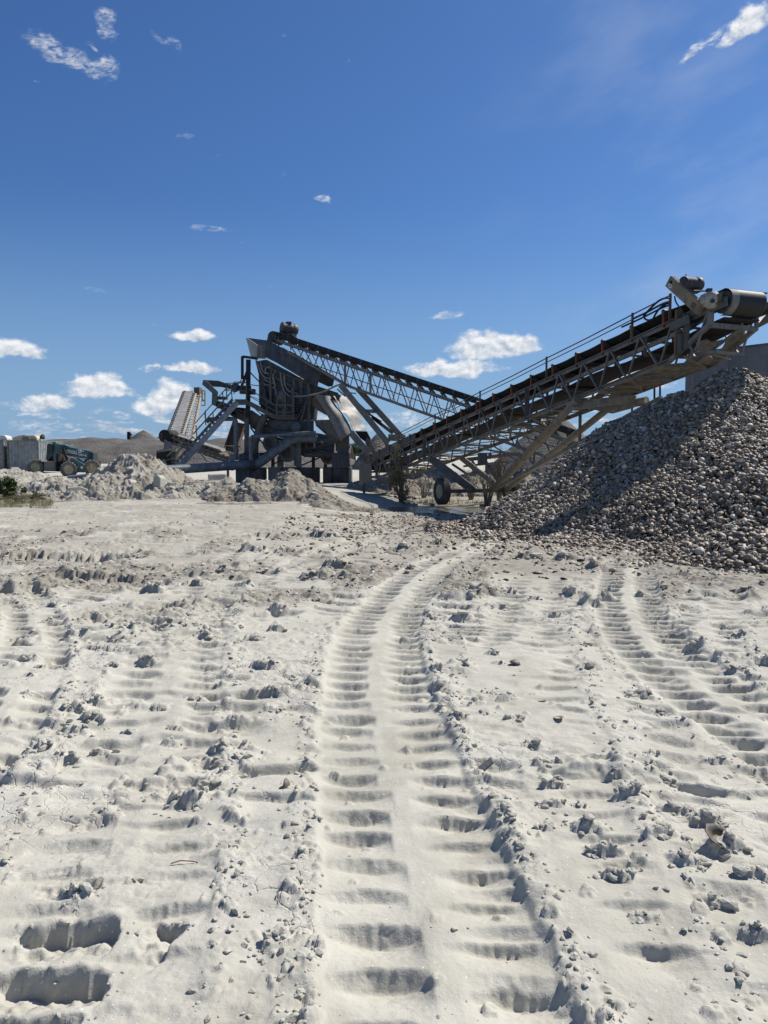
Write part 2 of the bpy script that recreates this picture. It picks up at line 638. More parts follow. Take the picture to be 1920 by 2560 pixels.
def sand_material():
    m, t, b, geo = new_mat('sand')
    pos = geo.outputs['Position']
    at = t.new('ShaderNodeAttribute')
    at.attribute_name = 'dirt'  # brown dirt; on the ground it also carries the conveyor's painted shade
    cr = t.new('ShaderNodeAttribute')
    cr.attribute_name = 'crust'
    n1 = t.noise(pos, 0.7, 6, 0.6)
    n2 = t.noise(pos, 7.0, 6, 0.65)
    n3 = t.noise(pos, 60.0, 4, 0.65)
    n4 = t.noise(pos, 260.0, 2, 0.6)
    col = t.mix(t.ramp(n1, 0.3, 0.7), (0.388, 0.372, 0.311, 1), (0.478, 0.461, 0.394, 1))
    col = t.mix(t.m('MULTIPLY', t.ramp(n2, 0.42, 0.72), 0.4), col, (0.535, 0.519, 0.457, 1))
    col = t.mix(t.m('MULTIPLY', t.ramp(n3, 0.5, 0.74), 0.12), col, (0.36, 0.33, 0.28, 1))
    damp = t.noise(pos, 1.9, 5, 0.6, 0.8)
    col = t.mix(t.m('MULTIPLY', t.ramp(damp, 0.47, 0.66), 0.55), col, (0.315, 0.295, 0.243, 1))
    col = t.mix(t.m('MULTIPLY', cr.outputs['Fac'], t.ramp(n2, 0.3, 0.6, 0.25, 0.75)), col, (0.46, 0.446, 0.395, 1))
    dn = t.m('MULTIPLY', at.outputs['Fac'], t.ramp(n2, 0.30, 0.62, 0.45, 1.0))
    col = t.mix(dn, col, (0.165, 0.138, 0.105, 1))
    # specks of shell and dark grit
    vo = t.new('ShaderNodeTexVoronoi')
    vo.inputs['Scale'].default_value = 55
    t.l.new(pos, vo.inputs['Vector'])
    spk = t.m('LESS_THAN', vo.outputs['Distance'], 0.16)
    sc = t.new('ShaderNodeSeparateColor')
    t.l.new(vo.outputs['Color'], sc.inputs[0])
    s1 = t.m('MULTIPLY', spk, t.m('GREATER_THAN', sc.outputs[0], 0.90))
    s2 = t.m('MULTIPLY', spk, t.m('GREATER_THAN', sc.outputs[1], 0.93))
    col = t.mix(t.m('MULTIPLY', s1, 0.75), col, (0.16, 0.145, 0.12, 1))
    col = t.mix(t.m('MULTIPLY', s2, 0.8), col, (0.74, 0.72, 0.68, 1))
    t.l.new(col, b.inputs['Base Color'])
    b.inputs['Roughness'].default_value = 0.95
    b.inputs['Specular IOR Level'].default_value = 0.15
    # thin drying cracks
    v2 = t.new('ShaderNodeTexVoronoi')
    v2.feature = 'DISTANCE_TO_EDGE'
    v2.inputs['Scale'].default_value = 7.5
    wv = t.new('ShaderNodeVectorMath')
    wv.operation = 'ADD'
    nz = t.new('ShaderNodeTexNoise')
    nz.inputs['Scale'].default_value = 9
    nz.inputs['Detail'].default_value = 4
    t.l.new(pos, nz.inputs['Vector'])
    vs = t.new('ShaderNodeVectorMath')
    vs.operation = 'SCALE'
    vs.inputs['Scale'].default_value = 0.16
    t.l.new(nz.outputs['Color'], vs.inputs[0])
    t.l.new(pos, wv.inputs[0])
    t.l.new(vs.outputs[0], wv.inputs[1])
    t.l.new(wv.outputs[0], v2.inputs['Vector'])
    crack = t.m('MULTIPLY', t.ramp(v2.outputs['Distance'], 0.0, 0.045, 1.0, 0.0), t.m('MULTIPLY', t.ramp(n1, 0.46, 0.6), cr.outputs['Fac']))
    hgt = t.m('ADD', t.m('MULTIPLY', n2, 1.1), t.m('ADD', t.m('MULTIPLY', n3, 0.55), t.m('MULTIPLY', n4, 0.16)))
    hgt = t.m('SUBTRACT', hgt, t.m('MULTIPLY', crack, 1.5))
    bp = t.new('ShaderNodeBump')
    bp.inputs['Strength'].default_value = 0.55
    bp.inputs['Distance'].default_value = 0.012
    t.l.new(hgt, bp.inputs['Height'])
    t.l.new(bp.outputs[0], b.inputs['Normal'])
    return m


def clod_material():
    m, t, b, geo = new_mat('clod')
    pos = geo.outputs['Position']
    n2 = t.noise(pos, 14.0, 5, 0.65)
    n3 = t.noise(pos, 90.0, 4, 0.65)
    col = t.mix(t.ramp(n2, 0.3, 0.7), (0.38, 0.362, 0.302, 1), (0.48, 0.462, 0.398, 1))
    t.l.new(col, b.inputs['Base Color'])
    b.inputs['Roughness'].default_value = 0.95
    bp = t.new('ShaderNodeBump')
    bp.inputs['Strength'].default_value = 0.7
    bp.inputs['Distance'].default_value = 0.012
    t.l.new(t.m('ADD', n2, t.m('MULTIPLY', n3, 0.5)), bp.inputs['Height'])
    t.l.new(bp.outputs[0], b.inputs['Normal'])
    return m


def shell_material(name, use_attr=True):
    m, t, b, geo = new_mat(name)
    if use_attr:
        at = t.new('ShaderNodeAttribute')
        at.attribute_name = 'tint'
        f = at.outputs['Fac']
    else:
        oi = t.new('ShaderNodeObjectInfo')
        f = oi.outputs['Random']
    rp = t.new('ShaderNodeValToRGB')
    e = rp.color_ramp
    e.elements[0].position = 0.0
    e.elements[0].color = (0.075, 0.062, 0.052, 1)
    e.elements[1].position = 1.0
    e.elements[1].color = (0.66, 0.61, 0.51, 1)
    for ps, cl in ((0.2, (0.195, 0.158, 0.118, 1)), (0.45, (0.295, 0.245, 0.18, 1)), (0.62, (0.335, 0.255, 0.17, 1)), (0.8, (0.44, 0.385, 0.30, 1))):
        q = e.elements.new(ps)
        q.color = cl
    t.l.new(f, rp.inputs[0])
    n2 = t.noise(geo.outputs['Position'], 35.0, 4, 0.6)
    col = t.mix(t.ramp(n2, 0.35, 0.7, 0.0, 0.55), rp.outputs[0], (0.15, 0.12, 0.095, 1))
    t.l.new(col, b.inputs['Base Color'])
    b.inputs['Roughness'].default_value = 0.6
    bp = t.new('ShaderNodeBump')
    bp.inputs['Strength'].default_value = 0.3
    bp.inputs['Distance'].default_value = 0.01
    t.l.new(n2, bp.inputs['Height'])
    t.l.new(bp.outputs[0], b.inputs['Normal'])
    return m


M['sand'] = sand_material()
M['clod'] = clod_material()
M['shell'] = shell_material('shell')
M['shell_single'] = shell_material('shell_single', False)


def water_material():
    m, t, b, geo = new_mat('water')
    b.inputs['Base Color'].default_value = (0.15, 0.14, 0.105, 1)
    b.inputs['Roughness'].default_value = 0.22
    b.inputs['Specular IOR Level'].default_value = 0.25
    n = t.noise(geo.outputs['Position'], 6, 3, 0.5)
    bp = t.new('ShaderNodeBump')
    bp.inputs['Strength'].default_value = 0.02
    bp.inputs['Distance'].default_value = 0.02
    t.l.new(n, bp.inputs['Height'])
    t.l.new(bp.outputs[0], b.inputs['Normal'])
    return m


M['water'] = water_material()

# ------------------------------------------------------------------ noise on arrays
def _h(ix, iy, seed):
    n = (ix.astype(np.int64) * 374761393 + iy.astype(np.int64) * 668265263 + seed * 974634541) & 0xFFFFFFFF
    n = ((n ^ (n >> 13)) * 1274126177) & 0xFFFFFFFF
    n = (n ^ (n >> 16)) & 0xFFFFFFFF
    n = (n * 2246822519) & 0xFFFFFFFF
    return ((n ^ (n >> 15)) & 0xFFFFFF) / float(0xFFFFFF)


def perlin(x, y, seed=0):
    ix, iy = np.floor(x), np.floor(y)
    fx, fy = x - ix, y - iy
    u, v = fx * fx * fx * (fx * (fx * 6 - 15) + 10), fy * fy * fy * (fy * (fy * 6 - 15) + 10)

    def g(dx, dy):
        a = _h(ix + dx, iy + dy, seed) * 6.2831853
        return np.cos(a) * (fx - dx) + np.sin(a) * (fy - dy)
    n0 = g(0, 0) * (1 - u) + g(1, 0) * u
    n1 = g(0, 1) * (1 - u) + g(1, 1) * u
    return (n0 * (1 - v) + n1 * v) * 1.5


def fbm(x, y, octv=4, seed=0, gain=0.5):
    s, a = 0.0, 1.0
    for o in range(octv):
        s = s + a * perlin(x * 2 ** o + 17.3 * o, y * 2 ** o - 9.1 * o, seed + o)
        a *= gain
    return s


def lumps(x, y, cell, prob, seed, rmin=0.25, rmax=0.55, flat=0.8):
    """random rounded lumps, one at most per cell; prob is an array or number"""
    X, Y = x / cell, y / cell
    X0 = X
    X = X + 0.26 * perlin(X * 1.9, Y * 1.9, seed + 50) + 0.13 * perlin(X * 5.1, Y * 5.1, seed + 52)
    Y = Y + 0.26 * perlin(X0 * 1.9 + 40, Y * 1.9, seed + 51) + 0.13 * perlin(X0 * 5.1 + 9, Y * 5.1, seed + 53)
    ix, iy = np.floor(X), np.floor(Y)
    best = np.zeros_like(X)
    for dx in (-1, 0, 1):
        for dy in (-1, 0, 1):
            cx, cy = ix + dx, iy + dy
            on = _h(cx, cy, seed) < prob
            px = cx + _h(cx, cy, seed + 1)
            py = cy + _h(cx, cy, seed + 2)
            r = rmin + (rmax - rmin) * _h(cx, cy, seed + 3) ** 2
            d2 = ((X - px) ** 2 + (Y - py) ** 2) / (r * r)
            q = np.clip(1 - d2, 0, 1) ** 0.38
            tl = 1 + 0.5 * ((X - px) * (_h(cx, cy, seed + 4) - 0.5) + (Y - py) * (_h(cx, cy, seed + 5) - 0.2)) / r
            hgt = np.where(on, r * flat * q * tl * (0.6 + 0.5 * _h(cx, cy, seed + 6)), 0)
            best = np.maximum(best, hgt)
    return best * cell


def plates(x, y, cell, seed):
    """broken crust: each irregular plate at a height of its own, -0.5 to 0.5"""
    X = x / cell + 0.35 * perlin(x / cell * 1.7, y / cell * 1.7, seed + 60)
    Y = y / cell * 1.5 + 0.35 * perlin(x / cell * 1.7 + 31, y / cell * 1.7, seed + 61)
    ix, iy = np.floor(X), np.floor(Y)
    bd = np.full_like(X, 99.0)
    bh = np.zeros_like(X)
    for dx in (-1, 0, 1):
        for dy in (-1, 0, 1):
            cx, cy = ix + dx, iy + dy
            qx, qy = X - cx - _h(cx, cy, seed), Y - cy - _h(cx, cy, seed + 1)
            d2 = qx ** 2 + qy ** 2
            hh = _h(cx, cy, seed + 2) - 0.5 + 0.5 * qx * (_h(cx, cy, seed + 3) - 0.5) + 0.8 * qy * (_h(cx, cy, seed + 4) - 0.3)
            c = d2 < bd
            bd = np.where(c, d2, bd)
            bh = np.where(c, hh, bh)
    return bh


def S(a, b, x):
    t = np.clip((x - a) / (b - a), 0, 1)
    return t * t * (3 - 2 * t)


# ------------------------------------------------------------------ the ground
def centre_line(pts, deg):
    g = np.array([G(*p) for p in pts])
    c = np.polyfit(g[:, 1], g[:, 0], deg)
    return c, g[:, 1].min(), g[:, 1].max()


def saw(t, w0=0.76):
    return np.where(t < w0, -(t / w0) ** 1.4, -(1 - np.clip((t - w0) / (1 - w0), 0, 1)) ** 0.85)


# centre lines read on the ground plane, width, lug depth, pitch, seed, sunk, edge ridge, fade far
TRACKS = [
    ([(1130, 2558), (1049, 2200), (980, 1911), (935, 1700), (945, 1600), (978, 1504), (1010, 1465), (1076, 1425), (1157, 1377), (1245, 1342)], 4, 0.76, 0.058, 0.215, 1, 0.020, 0.018, 1.0),
    ([(2010, 1880), (1900, 1805), (1782, 1736), (1655, 1643), (1590, 1539), (1565, 1450), (1580, 1400)], 3, 0.76, 0.085, 0.215, 2, 0.022, 0.020, 1.0),
    ([(250, 2300), (330, 1950), (400, 1750), (480, 1550), (560, 1430), (640, 1370)], 3, 0.80, 0.045, 0.24, 3, 0.0, 0.02, 0.8),
    ([(1480, 2500), (1380, 2100), (1300, 1750), (1320, 1520), (1340, 1440)], 3, 0.80, 0.042, 0.23, 4, 0.0, 0.02, 0.7),
    ([(1960, 2350), (1840, 2080), (1780, 1920), (1730, 1700), (1780, 1500), (1800, 1440)], 3, 0.70, 0.048, 0.26, 5, 0.0, 0.02, 0.7),
    ([(-80, 1900), (60, 1690), (90, 1560), (40, 1470), (0, 1430)], 3, 0.55, 0.065, 0.25, 6, 0.015, 0.022, 0.9),
    ([(700, 1440), (830, 1380), (960, 1330), (1060, 1300)], 2, 0.75, 0.065, 0.24, 7, 0.02, 0.025, 0.9),
]
TFIT = []
for tr in TRACKS:
    c, y0, y1 = centre_line(tr[0], tr[1])
    TFIT.append((c, y0, y1))

PITS = []   # lug holes in the near left: centre, half width, half depth, rotation, depth
for (u1, v1, u2, v2, dp, rot) in ((40, 2300, 258, 2385, 0.075, 0.10), (-10, 2425, 228, 2520, 0.085, 0.12), (-60, 2530, 150, 2640, 0.07, 0.08), (352, 2300, 412, 2400, 0.055, -0.35), (95, 2195, 235, 2235, 0.03, 0.1), (-80, 1386, 235, 1424, 0.13, 0.03), (90, 1440, 330, 1472, 0.09, -0.05), (-60, 1462, 60, 1500, 0.08, 0.0), (330, 1500, 560, 1526, 0.05, 0.12)):
    a, b_ = G(u1, v1), G(u2, v2)
    PITS.append(((a[0] + b_[0]) / 2, (a[1] + b_[1]) / 2, abs(b_[0] - a[0]) / 2, abs(b_[1] - a[1]) / 2, dp, rot))

# separate clods: where each shows in the photograph's ground, and how wide
CLODS = [(1597, 1741, 64), (1626, 1778, 69), (1151, 1807, 46), (1365, 1917, 75), (1382, 1966, 64), (1382, 2021, 64), (1695, 2039, 98), (1764, 2065, 81), (1475, 2085, 81), (1649, 2108, 93), (1510, 2146, 87), (1816, 2134, 93), (1724, 2172, 98), (1886, 2204, 87), (1544, 2207, 75), (1788, 2262, 93), (1258, 2050, 58), (1267, 2105, 52), (1365, 2079, 41), (1209, 1793, 35), (1793, 1911, 69), (1643, 1900, 52), (1539, 1952, 64), (1573, 2001, 87), (1452, 2021, 35), (1614, 2293, 69), (1654, 1940, 69), (1284, 1807, 46), (1330, 1874, 52), (1892, 2340, 69), (75, 1700, 29), (69, 1741, 29), (156, 1735, 35), (249, 1764, 52), (185, 1781, 69), (237, 1804, 69), (191, 1833, 75), (104, 1865, 69), (174, 1894, 69), (255, 1864, 52), (17, 1917, 35), (689, 1741, 75), (689, 1775, 58), (324, 1830, 35), (550, 1874, 58), (475, 1986, 98), (521, 1951, 64), (179, 2218, 87), (203, 2230, 52), (330, 2195, 35), (12, 2140, 35), (399, 1773, 46), (498, 1755, 52), (538, 1723, 46), (428, 1848, 52), (440, 1819, 46), (596, 1802, 52), (203, 1946, 23), (524, 1597, 58), (272, 1562, 46), (127, 1547, 52), (503, 1588, 41), (637, 1606, 52), (694, 1580, 52), (694, 1522, 52), (492, 1458, 75), (793, 1444, 64), (868, 1444, 64), (81, 1649, 46), (104, 1672, 35), (12, 1666, 35), (150, 1678, 29), (370, 1662, 52), (666, 1678, 81), (810, 1342, 87), (718, 1381, 52), (885, 1343, 35), (637, 1377, 69), (556, 1423, 52), (608, 1461, 58), (324, 1565, 64), (197, 1585, 69), (521, 1580, 52), (289, 1672, 41), (417, 1513, 35), (770, 1438, 35), (133, 1510, 41), (35, 1501, 52), (839, 1426, 75), (382, 1475, 69), (700, 1432, 46), (231, 1545, 69), (781, 1313, 46), (741, 1299, 35), (1272, 1475, 52), (1435, 1484, 75), (1481, 1504, 75), (1325, 1394, 69), (1417, 1403, 75), (1232, 1643, 41), (1244, 1665, 29), (1099, 1685, 46), (1475, 1674, 64), (1735, 1613, 52), (1828, 1675, 52), (1151, 1539, 64), (1076, 1536, 52), (1463, 1617, 23), (1516, 1481, 52), (1180, 1490, 46), (1342, 1490, 35), (1244, 1507, 58), (1608, 1475, 35), (1672, 1513, 35), (1857, 1470, 52), (1903, 1461, 35), (1799, 1559, 46), (1845, 1594, 52), (1492, 1423, 64), (1047, 1577, 35), (1325, 1594, 17), (1909, 1519, 17), (1388, 1525, 35), (995, 1374, 64), (1099, 1360, 52), (1029, 1418, 52)]
CLODG = []
for (u, v, w_) in CLODS:
    a = G(u, v)
    CLODG.append((a[0], a[1], 0.5 * w_ / FPX * math.hypot(a[1], EYE)))


def base_level(x, y):
    dep = -0.30 * S(13, 21.5, y) * (1 - S(36, 46, y)) * S(-3.5, 0.5, x)
    pud = -0.14 * np.clip(1 - ((x - 2.2) / 3.2) ** 2 - ((y - 26.9) / 2.4) ** 2, 0, 1) ** 0.5
    return dep + pud


def ground_parts(x, y):
    near = 1 - S(14, 30, y)
    z = base_level(x, y)
    z = z + 0.05 * fbm(x * 0.30, y * 0.30, 2, 3) * (1 - S(60, 200, y)) + 0.013 * fbm(x * 1.3, y * 1.3, 3, 9)
    tin = np.zeros_like(x)
    edge = np.zeros_like(x)
    tz = np.zeros_like(x)
    for tr, (c, y0, y1) in zip(TRACKS, TFIT):
        _, _, w, A, pitch, seed, sink, ridge, fr = tr
        yc = np.clip(y, y0, y1)
        xc = np.polyval(c, yc)
        sl = np.polyval(np.polyder(c), yc)
        cs = 1 / np.sqrt(1 + sl * sl)
        d = (x - xc) * cs
        yy = np.linspace(y0 - 1, y1 + 1, 500)
        arc = np.concatenate([[0], np.cumsum(np.sqrt(1 + np.polyval(np.polyder(c), (yy[1:] + yy[:-1]) / 2) ** 2) * np.diff(yy))])
        s = np.interp(y, yy, arc) + (x - xc) * sl * cs * 0.6
        end = S(y0 - 0.8, y0 + 0.2, y) * (1 - S(y1 - 0.8, y1 + 0.6, y))
        if seed == 1:
            end = 1 - S(y1 - 0.8, y1 + 0.6, y)
        dn = d / (w / 2)
        ad = np.abs(dn) + 0.07 * perlin(x * 6, y * 6, 70 + seed)
        inside = (1 - S(0.93, 1.04, ad)) * end
        if seed > 2:
            inside = inside * S(0.32, 0.55, 0.5 + 0.6 * fbm(x * 0.9, y * 0.9, 2, 80 + seed) + 0.25 * (fr - 0.6))
        side = (dn > 0).astype(float)
        ph = s / pitch + 0.5 * side + 0.55 * (np.abs(dn) - 0.6) ** 2 * (1 if seed != 6 else 2.2) + 0.10 * perlin(x * 4, y * 4, 90 + seed) + 0.035 * perlin(x * 14, y * 14, 95 + seed) + 0.03 * perlin(x * 36, y * 36, 99 + seed)
        k = np.floor(ph)
        amp = 0.55 + 0.6 * _h(k, side * 7, 100 + seed)
        wid = 0.05 + 0.16 * _h(k, side * 5 + 3, 110 + seed)
        fq = np.clip((np.abs(dn) - wid) / (0.98 - wid), 0, 1)
        bar = np.sin(np.pi * fq ** np.where(side > 0, 1.3, 0.8)) ** 0.9
        tz = tz + inside * (A * (1 + 0.05 * np.clip(y - 3, 0, 9)) * amp * saw(ph - k, np.where(side > 0, 0.88, 0.80)) * bar - sink)
        e = np.exp(-((ad - 1.15) / 0.17) ** 2) * end * np.where(dn > 0, 1.0, 0.62)
        if seed > 2:
            e = e * 0.6
        edge = np.maximum(edge, e)
        tz = tz + ridge * e * (0.35 + 0.65 * np.clip(fbm(x * 5, y * 5, 3, 120 + seed) + 0.4, 0, 1.2)) * (1 - 0.6 * inside)
        tin = np.maximum(tin, inside * (1.0 if seed < 3 else 0.45))
    z = z + tz
    # older, half-erased tread bars everywhere
    field = S(0.28, 0.50, 0.5 + 0.75 * fbm(x * 0.55, y * 0.42, 2, 21)) * (1 - tin)
    field = field * (1 - (1 - S(2.2, 3.4, y)) * S(-2.6, -0.2, -np.abs(x + 0.9)))
    wob = y / 0.25 + 0.45 * fbm(x * 1.1, y * 0.8, 2, 31) * 2.2 + 0.12 * perlin(x * 9, y * 9, 33)
    kk = np.floor(wob)
    colx = np.floor(x / 0.62 + 0.4 * _h(kk, kk * 0, 44) + 0.25 * perlin(x * 0.3, y * 2, 48))
    onb = (_h(colx, kk, 41) < 0.72) * (0.35 + 0.9 * _h(colx, kk, 42))
    fx = x / 0.62 + 0.4 * _h(kk, kk * 0, 44) + 0.25 * perlin(x * 0.3, y * 2, 48) - colx
    win = S(0.0, 0.25, fx) * (1 - S(0.72, 1.0, fx))
    z = z + field * onb * win * 0.062 * saw(wob - kk, 0.86) * (1 - 0.75 * S(16, 26, y))
    # churned, lumpy places
    mid = S(6.5, 9.0, y) * (1 - S(15, 20, y))
    left = 1 - S(-2.4, -1.0, x)
    churn = np.clip(0.95 * left * S(5.5, 7.0, y) * (1 - S(11.0, 14.5, y)) * S(-0.35, 0.25, fbm(x * 0.45, y * 0.6, 2, 61)), 0, 1)
    churn = np.maximum(churn, 0.95 * mid * (1 - tin) * S(0.0, 0.35, fbm(x * 0.7, y * 0.55, 3, 63)))
    churn = np.maximum(churn, 0.75 * S(0.38, 0.62, fbm(x * 1.1, y * 0.9, 2, 67)) * (1 - tin) * near)
    crumb = np.clip(np.maximum(edge * 0.8, churn) * (1 - 0.85 * tin), 0, 1)
    z = z + churn * (0.05 * np.clip(fbm(x * 2.2, y * 2.6, 3, 71), -0.4, 1.0))
    z = z + lumps(x, y, 0.34, churn * 0.55, 201, 0.22, 0.50, 0.75) * 0.45
    z = z + lumps(x, y, 0.15, churn * 0.6, 211, 0.22, 0.52, 0.8) * 0.6 + lumps(x, y, 0.11, edge * 0.5 * (1 - 0.85 * tin), 213, 0.22, 0.5, 0.7) * 0.45
    z = z + lumps(x, y, 0.065, np.clip(crumb * 0.85 + 0.03, 0, 1), 221, 0.22, 0.5, 0.8) * (1 - S(8, 13, y))
    # fine roughness, smoother inside fresh tracks
    rough = (1 - 0.72 * tin)
    z = z + rough * ((0.0035 + 0.008 * S(0.0, 0.5, fbm(x * 0.9, y * 0.9, 2, 83)) + 0.006 * crumb) * fbm(x * 6.5, y * 7.5, 4, 81) + 0.0022 * np.abs(perlin(x * 38, y * 38, 85)))
    # platy, cracked crust beside the tracks and in patches
    cm = np.clip(np.maximum(0.9 * edge, S(0.08, 0.42, fbm(x * 0.75, y * 0.75, 3, 141))) * (1 - tin) * (1 - S(9, 14, y)), 0, 1)
    z = z + cm * (0.020 * plates(x, y, 0.17, 151) + 0.009 * plates(x, y, 0.06, 161))
    # old lumpy bars with clods standing at their ends
    blk = lumps(x * 0.55, y * 1.15, 0.42, 0.07 * (1 - tin) * near, 231, 0.2, 0.42, 0.55)
    z = z + blk * (0.5 + 0.4 * fbm(x * 7, y * 7, 3, 235))
    # standing clods and broken bar ends
    rr_ = np.random.default_rng(17)
    for (cx, cy, hw) in CLODG:
        hd = hw * rr_.uniform(0.38, 0.6) + 0.01
        A_ = hw * rr_.uniform(0.42, 0.80)
        rot = rr_.uniform(-0.35, 0.2)
        sl_ = np.nonzero((np.abs(x - cx) < hw * 2.2) & (np.abs(y - cy) < hw * 2.2))[0]
        if len(sl_) == 0:
            continue
        xs, ys = x[sl_], y[sl_]
        u = ((xs - cx) * math.cos(rot) + (ys - cy) * math.sin(rot)) / hw
        v = (-(xs - cx) * math.sin(rot) + (ys - cy) * math.cos(rot)) / hd
        q = 1.0 / hw
        u = u + 0.20 * perlin(xs * q * 1.7, ys * q * 1.7, 401) + 0.06 * perlin(xs * q * 5, ys * q * 5, 402)
        v = v + 0.30 * perlin(xs * q * 1.7, ys * q * 1.7, 403) + 0.07 * perlin(xs * q * 5, ys * q * 5, 404)
        body = np.clip(1 - np.abs(u) ** 2.2, 0, 1) ** 0.6
        # steep broken face towards the near side, long slope behind
        prof = np.where(v < 0, np.clip(1 - (v / 0.6) ** 2, 0, 1) ** 0.45, np.clip(1 - v / 1.6, 0, 1) ** 1.2)
        rg = 0.72 + 0.45 * np.abs(perlin(xs * q * 3, ys * q * 3, 405)) + 0.25 * perlin(xs * q * 8, ys * q * 8, 406)
        z[sl_] = z[sl_] + A_ * body * prof * rg
        crumb[sl_] = np.maximum(crumb[sl_], 0.8 * np.exp(-((np.abs(u) - 0.6) / 0.6) ** 2 - (v / 1.4) ** 2))
    # old wheel ribs and drag lines running across, before the mounds
    far = S(12.5, 15.5, y) * (1 - S(26, 30, y)) * (1 - S(0.0, 0.5, np.clip(1 - ((x - 2.2) / 3.4) ** 2 - ((y - 26.9) / 2.4) ** 2, 0, 1)))
    z = z + far * (0.045 * fbm(x * 0.55, y * 2.4, 3, 181) + 0.05 * np.abs(perlin(x * 1.6, y * 1.3, 183)) * S(-0.1, 0.4, fbm(x * 0.3, y * 0.5, 2, 185)))
    crumb = np.maximum(crumb, 0.30 * far * S(0.05, 0.5, fbm(x * 0.5, y * 1.2, 2, 187)))
    # holes in the near left
    for (cx, cy, hw, hd, dp, rot) in PITS:
        cr, sr = math.cos(rot), math.sin(rot)
        u = ((x - cx) * cr + (y - cy) * sr) / hw + 0.13 * perlin(x * 7, y * 7, 301) + 0.06 * perlin(x * 25, y * 25, 302)
        v = (-(x - cx) * sr + (y - cy) * cr) / hd + 0.16 * perlin(x * 6, y * 6, 303) + 0.10 * perlin(x * 19, y * 19, 304)
        m = S(-1.3, -0.2, u) * (1 - S(0.93, 1.01, u)) * np.clip((v + 1.3) / 2.1, 0, 1) ** 1.3 * (1 - S(0.90, 1.02, v))
        z = z - dp * m + 0.022 * S(0.05, 0.35, m) * (1 - S(0.8, 1.0, m)) * fbm(x * 17, y * 17, 3, 306) + 0.006 * m * fbm(x * 12, y * 12, 3, 307)
        z = z + 0.035 * lumps(x, y, 0.05, 0.35 * m * (v > 0.1), 308, 0.25, 0.5, 0.8)
        rim = np.exp(-((v - 1.25) / 0.35) ** 2) * S(-1.2, -0.6, u) * (1 - S(0.9, 1.3, u))
        crumb = np.maximum(crumb, 0.5 * np.exp(-((np.maximum(np.abs(u), np.abs(v)) - 1.1) / 0.14) ** 2) * (v > -0.6))
        z = z + 0.35 * dp * rim * (0.6 + 0.5 * fbm(x * 9, y * 9, 3, 305))
    pudd = np.clip(1 - ((x - 2.2) / 3.4) ** 2 - ((y - 26.9) / 2.0) ** 2, 0, 1)
    z = np.where(pudd > 0, base_level(x, y) + (z - base_level(x, y)) * (1 - 0.9 * S(0, 0.35, pudd)), z)
    dirt = np.clip(S(-1.5, 1.0, x) * S(9.6, 11.2, y + 0.25 * x + 0.8 * fbm(x * 0.6, y * 0.6, 2, 91)) * (1 - S(60, 90, y)) * 0.62, 0, 1)
    dirt = np.maximum(dirt, 0.42 * S(11, 14, y) * (1 - S(30, 70, y)) * S(-0.2, 0.5, fbm(x * 0.35, y * 0.7, 3, 93)))
    dirt = np.maximum(dirt, 0.42 * far * S(-0.3, 0.4, fbm(x * 0.45, y * 1.3, 3, 189)))
    dirt = np.maximum(dirt, 0.75 * churn * S(6, 9, y))
    dirt = np.maximum(dirt, 0.35 * S(8, 11, y) * (1 - S(30, 60, y)) * S(-0.5, 0.4, fbm(x * 0.8, y * 0.5, 3, 95)))
    conv_shade = np.exp(-(((x - 2.6) / 3.4) ** 2 + ((y - 28.6) / 4.2) ** 2))  # shade under the conveyor, painted as a dark patch round wheel and puddle
    dirt = np.clip(np.maximum(dirt, 1.1 * conv_shade * (0.75 + 0.5 * fbm(x * 1.1, y * 0.7, 3, 99))), 0, 1)
    dirt = dirt * (1 - 0.8 * tin)
    crust = np.clip(0.25 + 0.9 * fbm(x * 0.8, y * 0.8, 3, 97), 0, 1) * (1 - 0.8 * tin)
    return z, dirt, np.maximum(np.maximum(crust, crumb * 0.8), cm * 0.9), crumb, tin


def gz(x, y):
    x, y = np.atleast_1d(np.asarray(x, float)), np.atleast_1d(np.asarray(y, float))
    return ground_parts(x, y)[0]


def build_ground():
    rs = [2.6]
    while rs[-1] < 4600:
        d = rs[-1] - 2.0
        if d < 3:
            st = 0.0075
        elif d < 13:
            st = 0.0026 * d
        elif d < 60:
            st = 0.0055 * d
        else:
            st = 0.06 * d
        rs.append(rs[-1] + st)
    rs = np.array(rs)
    th = np.concatenate([np.linspace(-80, -37, 24)[:-1], np.linspace(-37, 37, 860), np.linspace(37, 80, 24)[1:]])
    th = np.radians(th)
    Rg, Tg = np.meshgrid(rs, th, indexing='ij')
    x = (Rg * np.sin(Tg)).ravel()
    y = (Rg * np.cos(Tg) - 2.0).ravel()
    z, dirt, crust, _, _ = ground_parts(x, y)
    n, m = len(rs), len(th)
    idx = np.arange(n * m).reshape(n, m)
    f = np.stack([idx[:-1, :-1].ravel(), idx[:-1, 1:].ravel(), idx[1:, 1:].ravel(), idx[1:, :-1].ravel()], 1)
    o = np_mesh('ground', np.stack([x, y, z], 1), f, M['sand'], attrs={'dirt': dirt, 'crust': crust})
    tag(o, kind='structure')
    return o


build_ground()

# puddle by the conveyor wheel
wm = MB()
ring = []
for k in range(40):
    a = 2 * math.pi * k / 40
    ring.append((2.2 + 3.3 * math.cos(a), 26.9 + 1.9 * math.sin(a), -0.335))
wm.add(ring, [tuple(range(40))])
o = wm.build('puddle_water', M['water'])
tag(o, kind='structure')


# ------------------------------------------------------------------ clods of dried mud lying on the sand
def ico(sub):
    import bmesh
    bm = bmesh.new()
    bmesh.ops.create_icosphere(bm, subdivisions=sub, radius=1.0)
    co = np.array([v.co[:] for v in bm.verts])
    fc = np.array([[v.index for v in f.verts] for f in bm.faces])
    bm.free()
    return co, fc


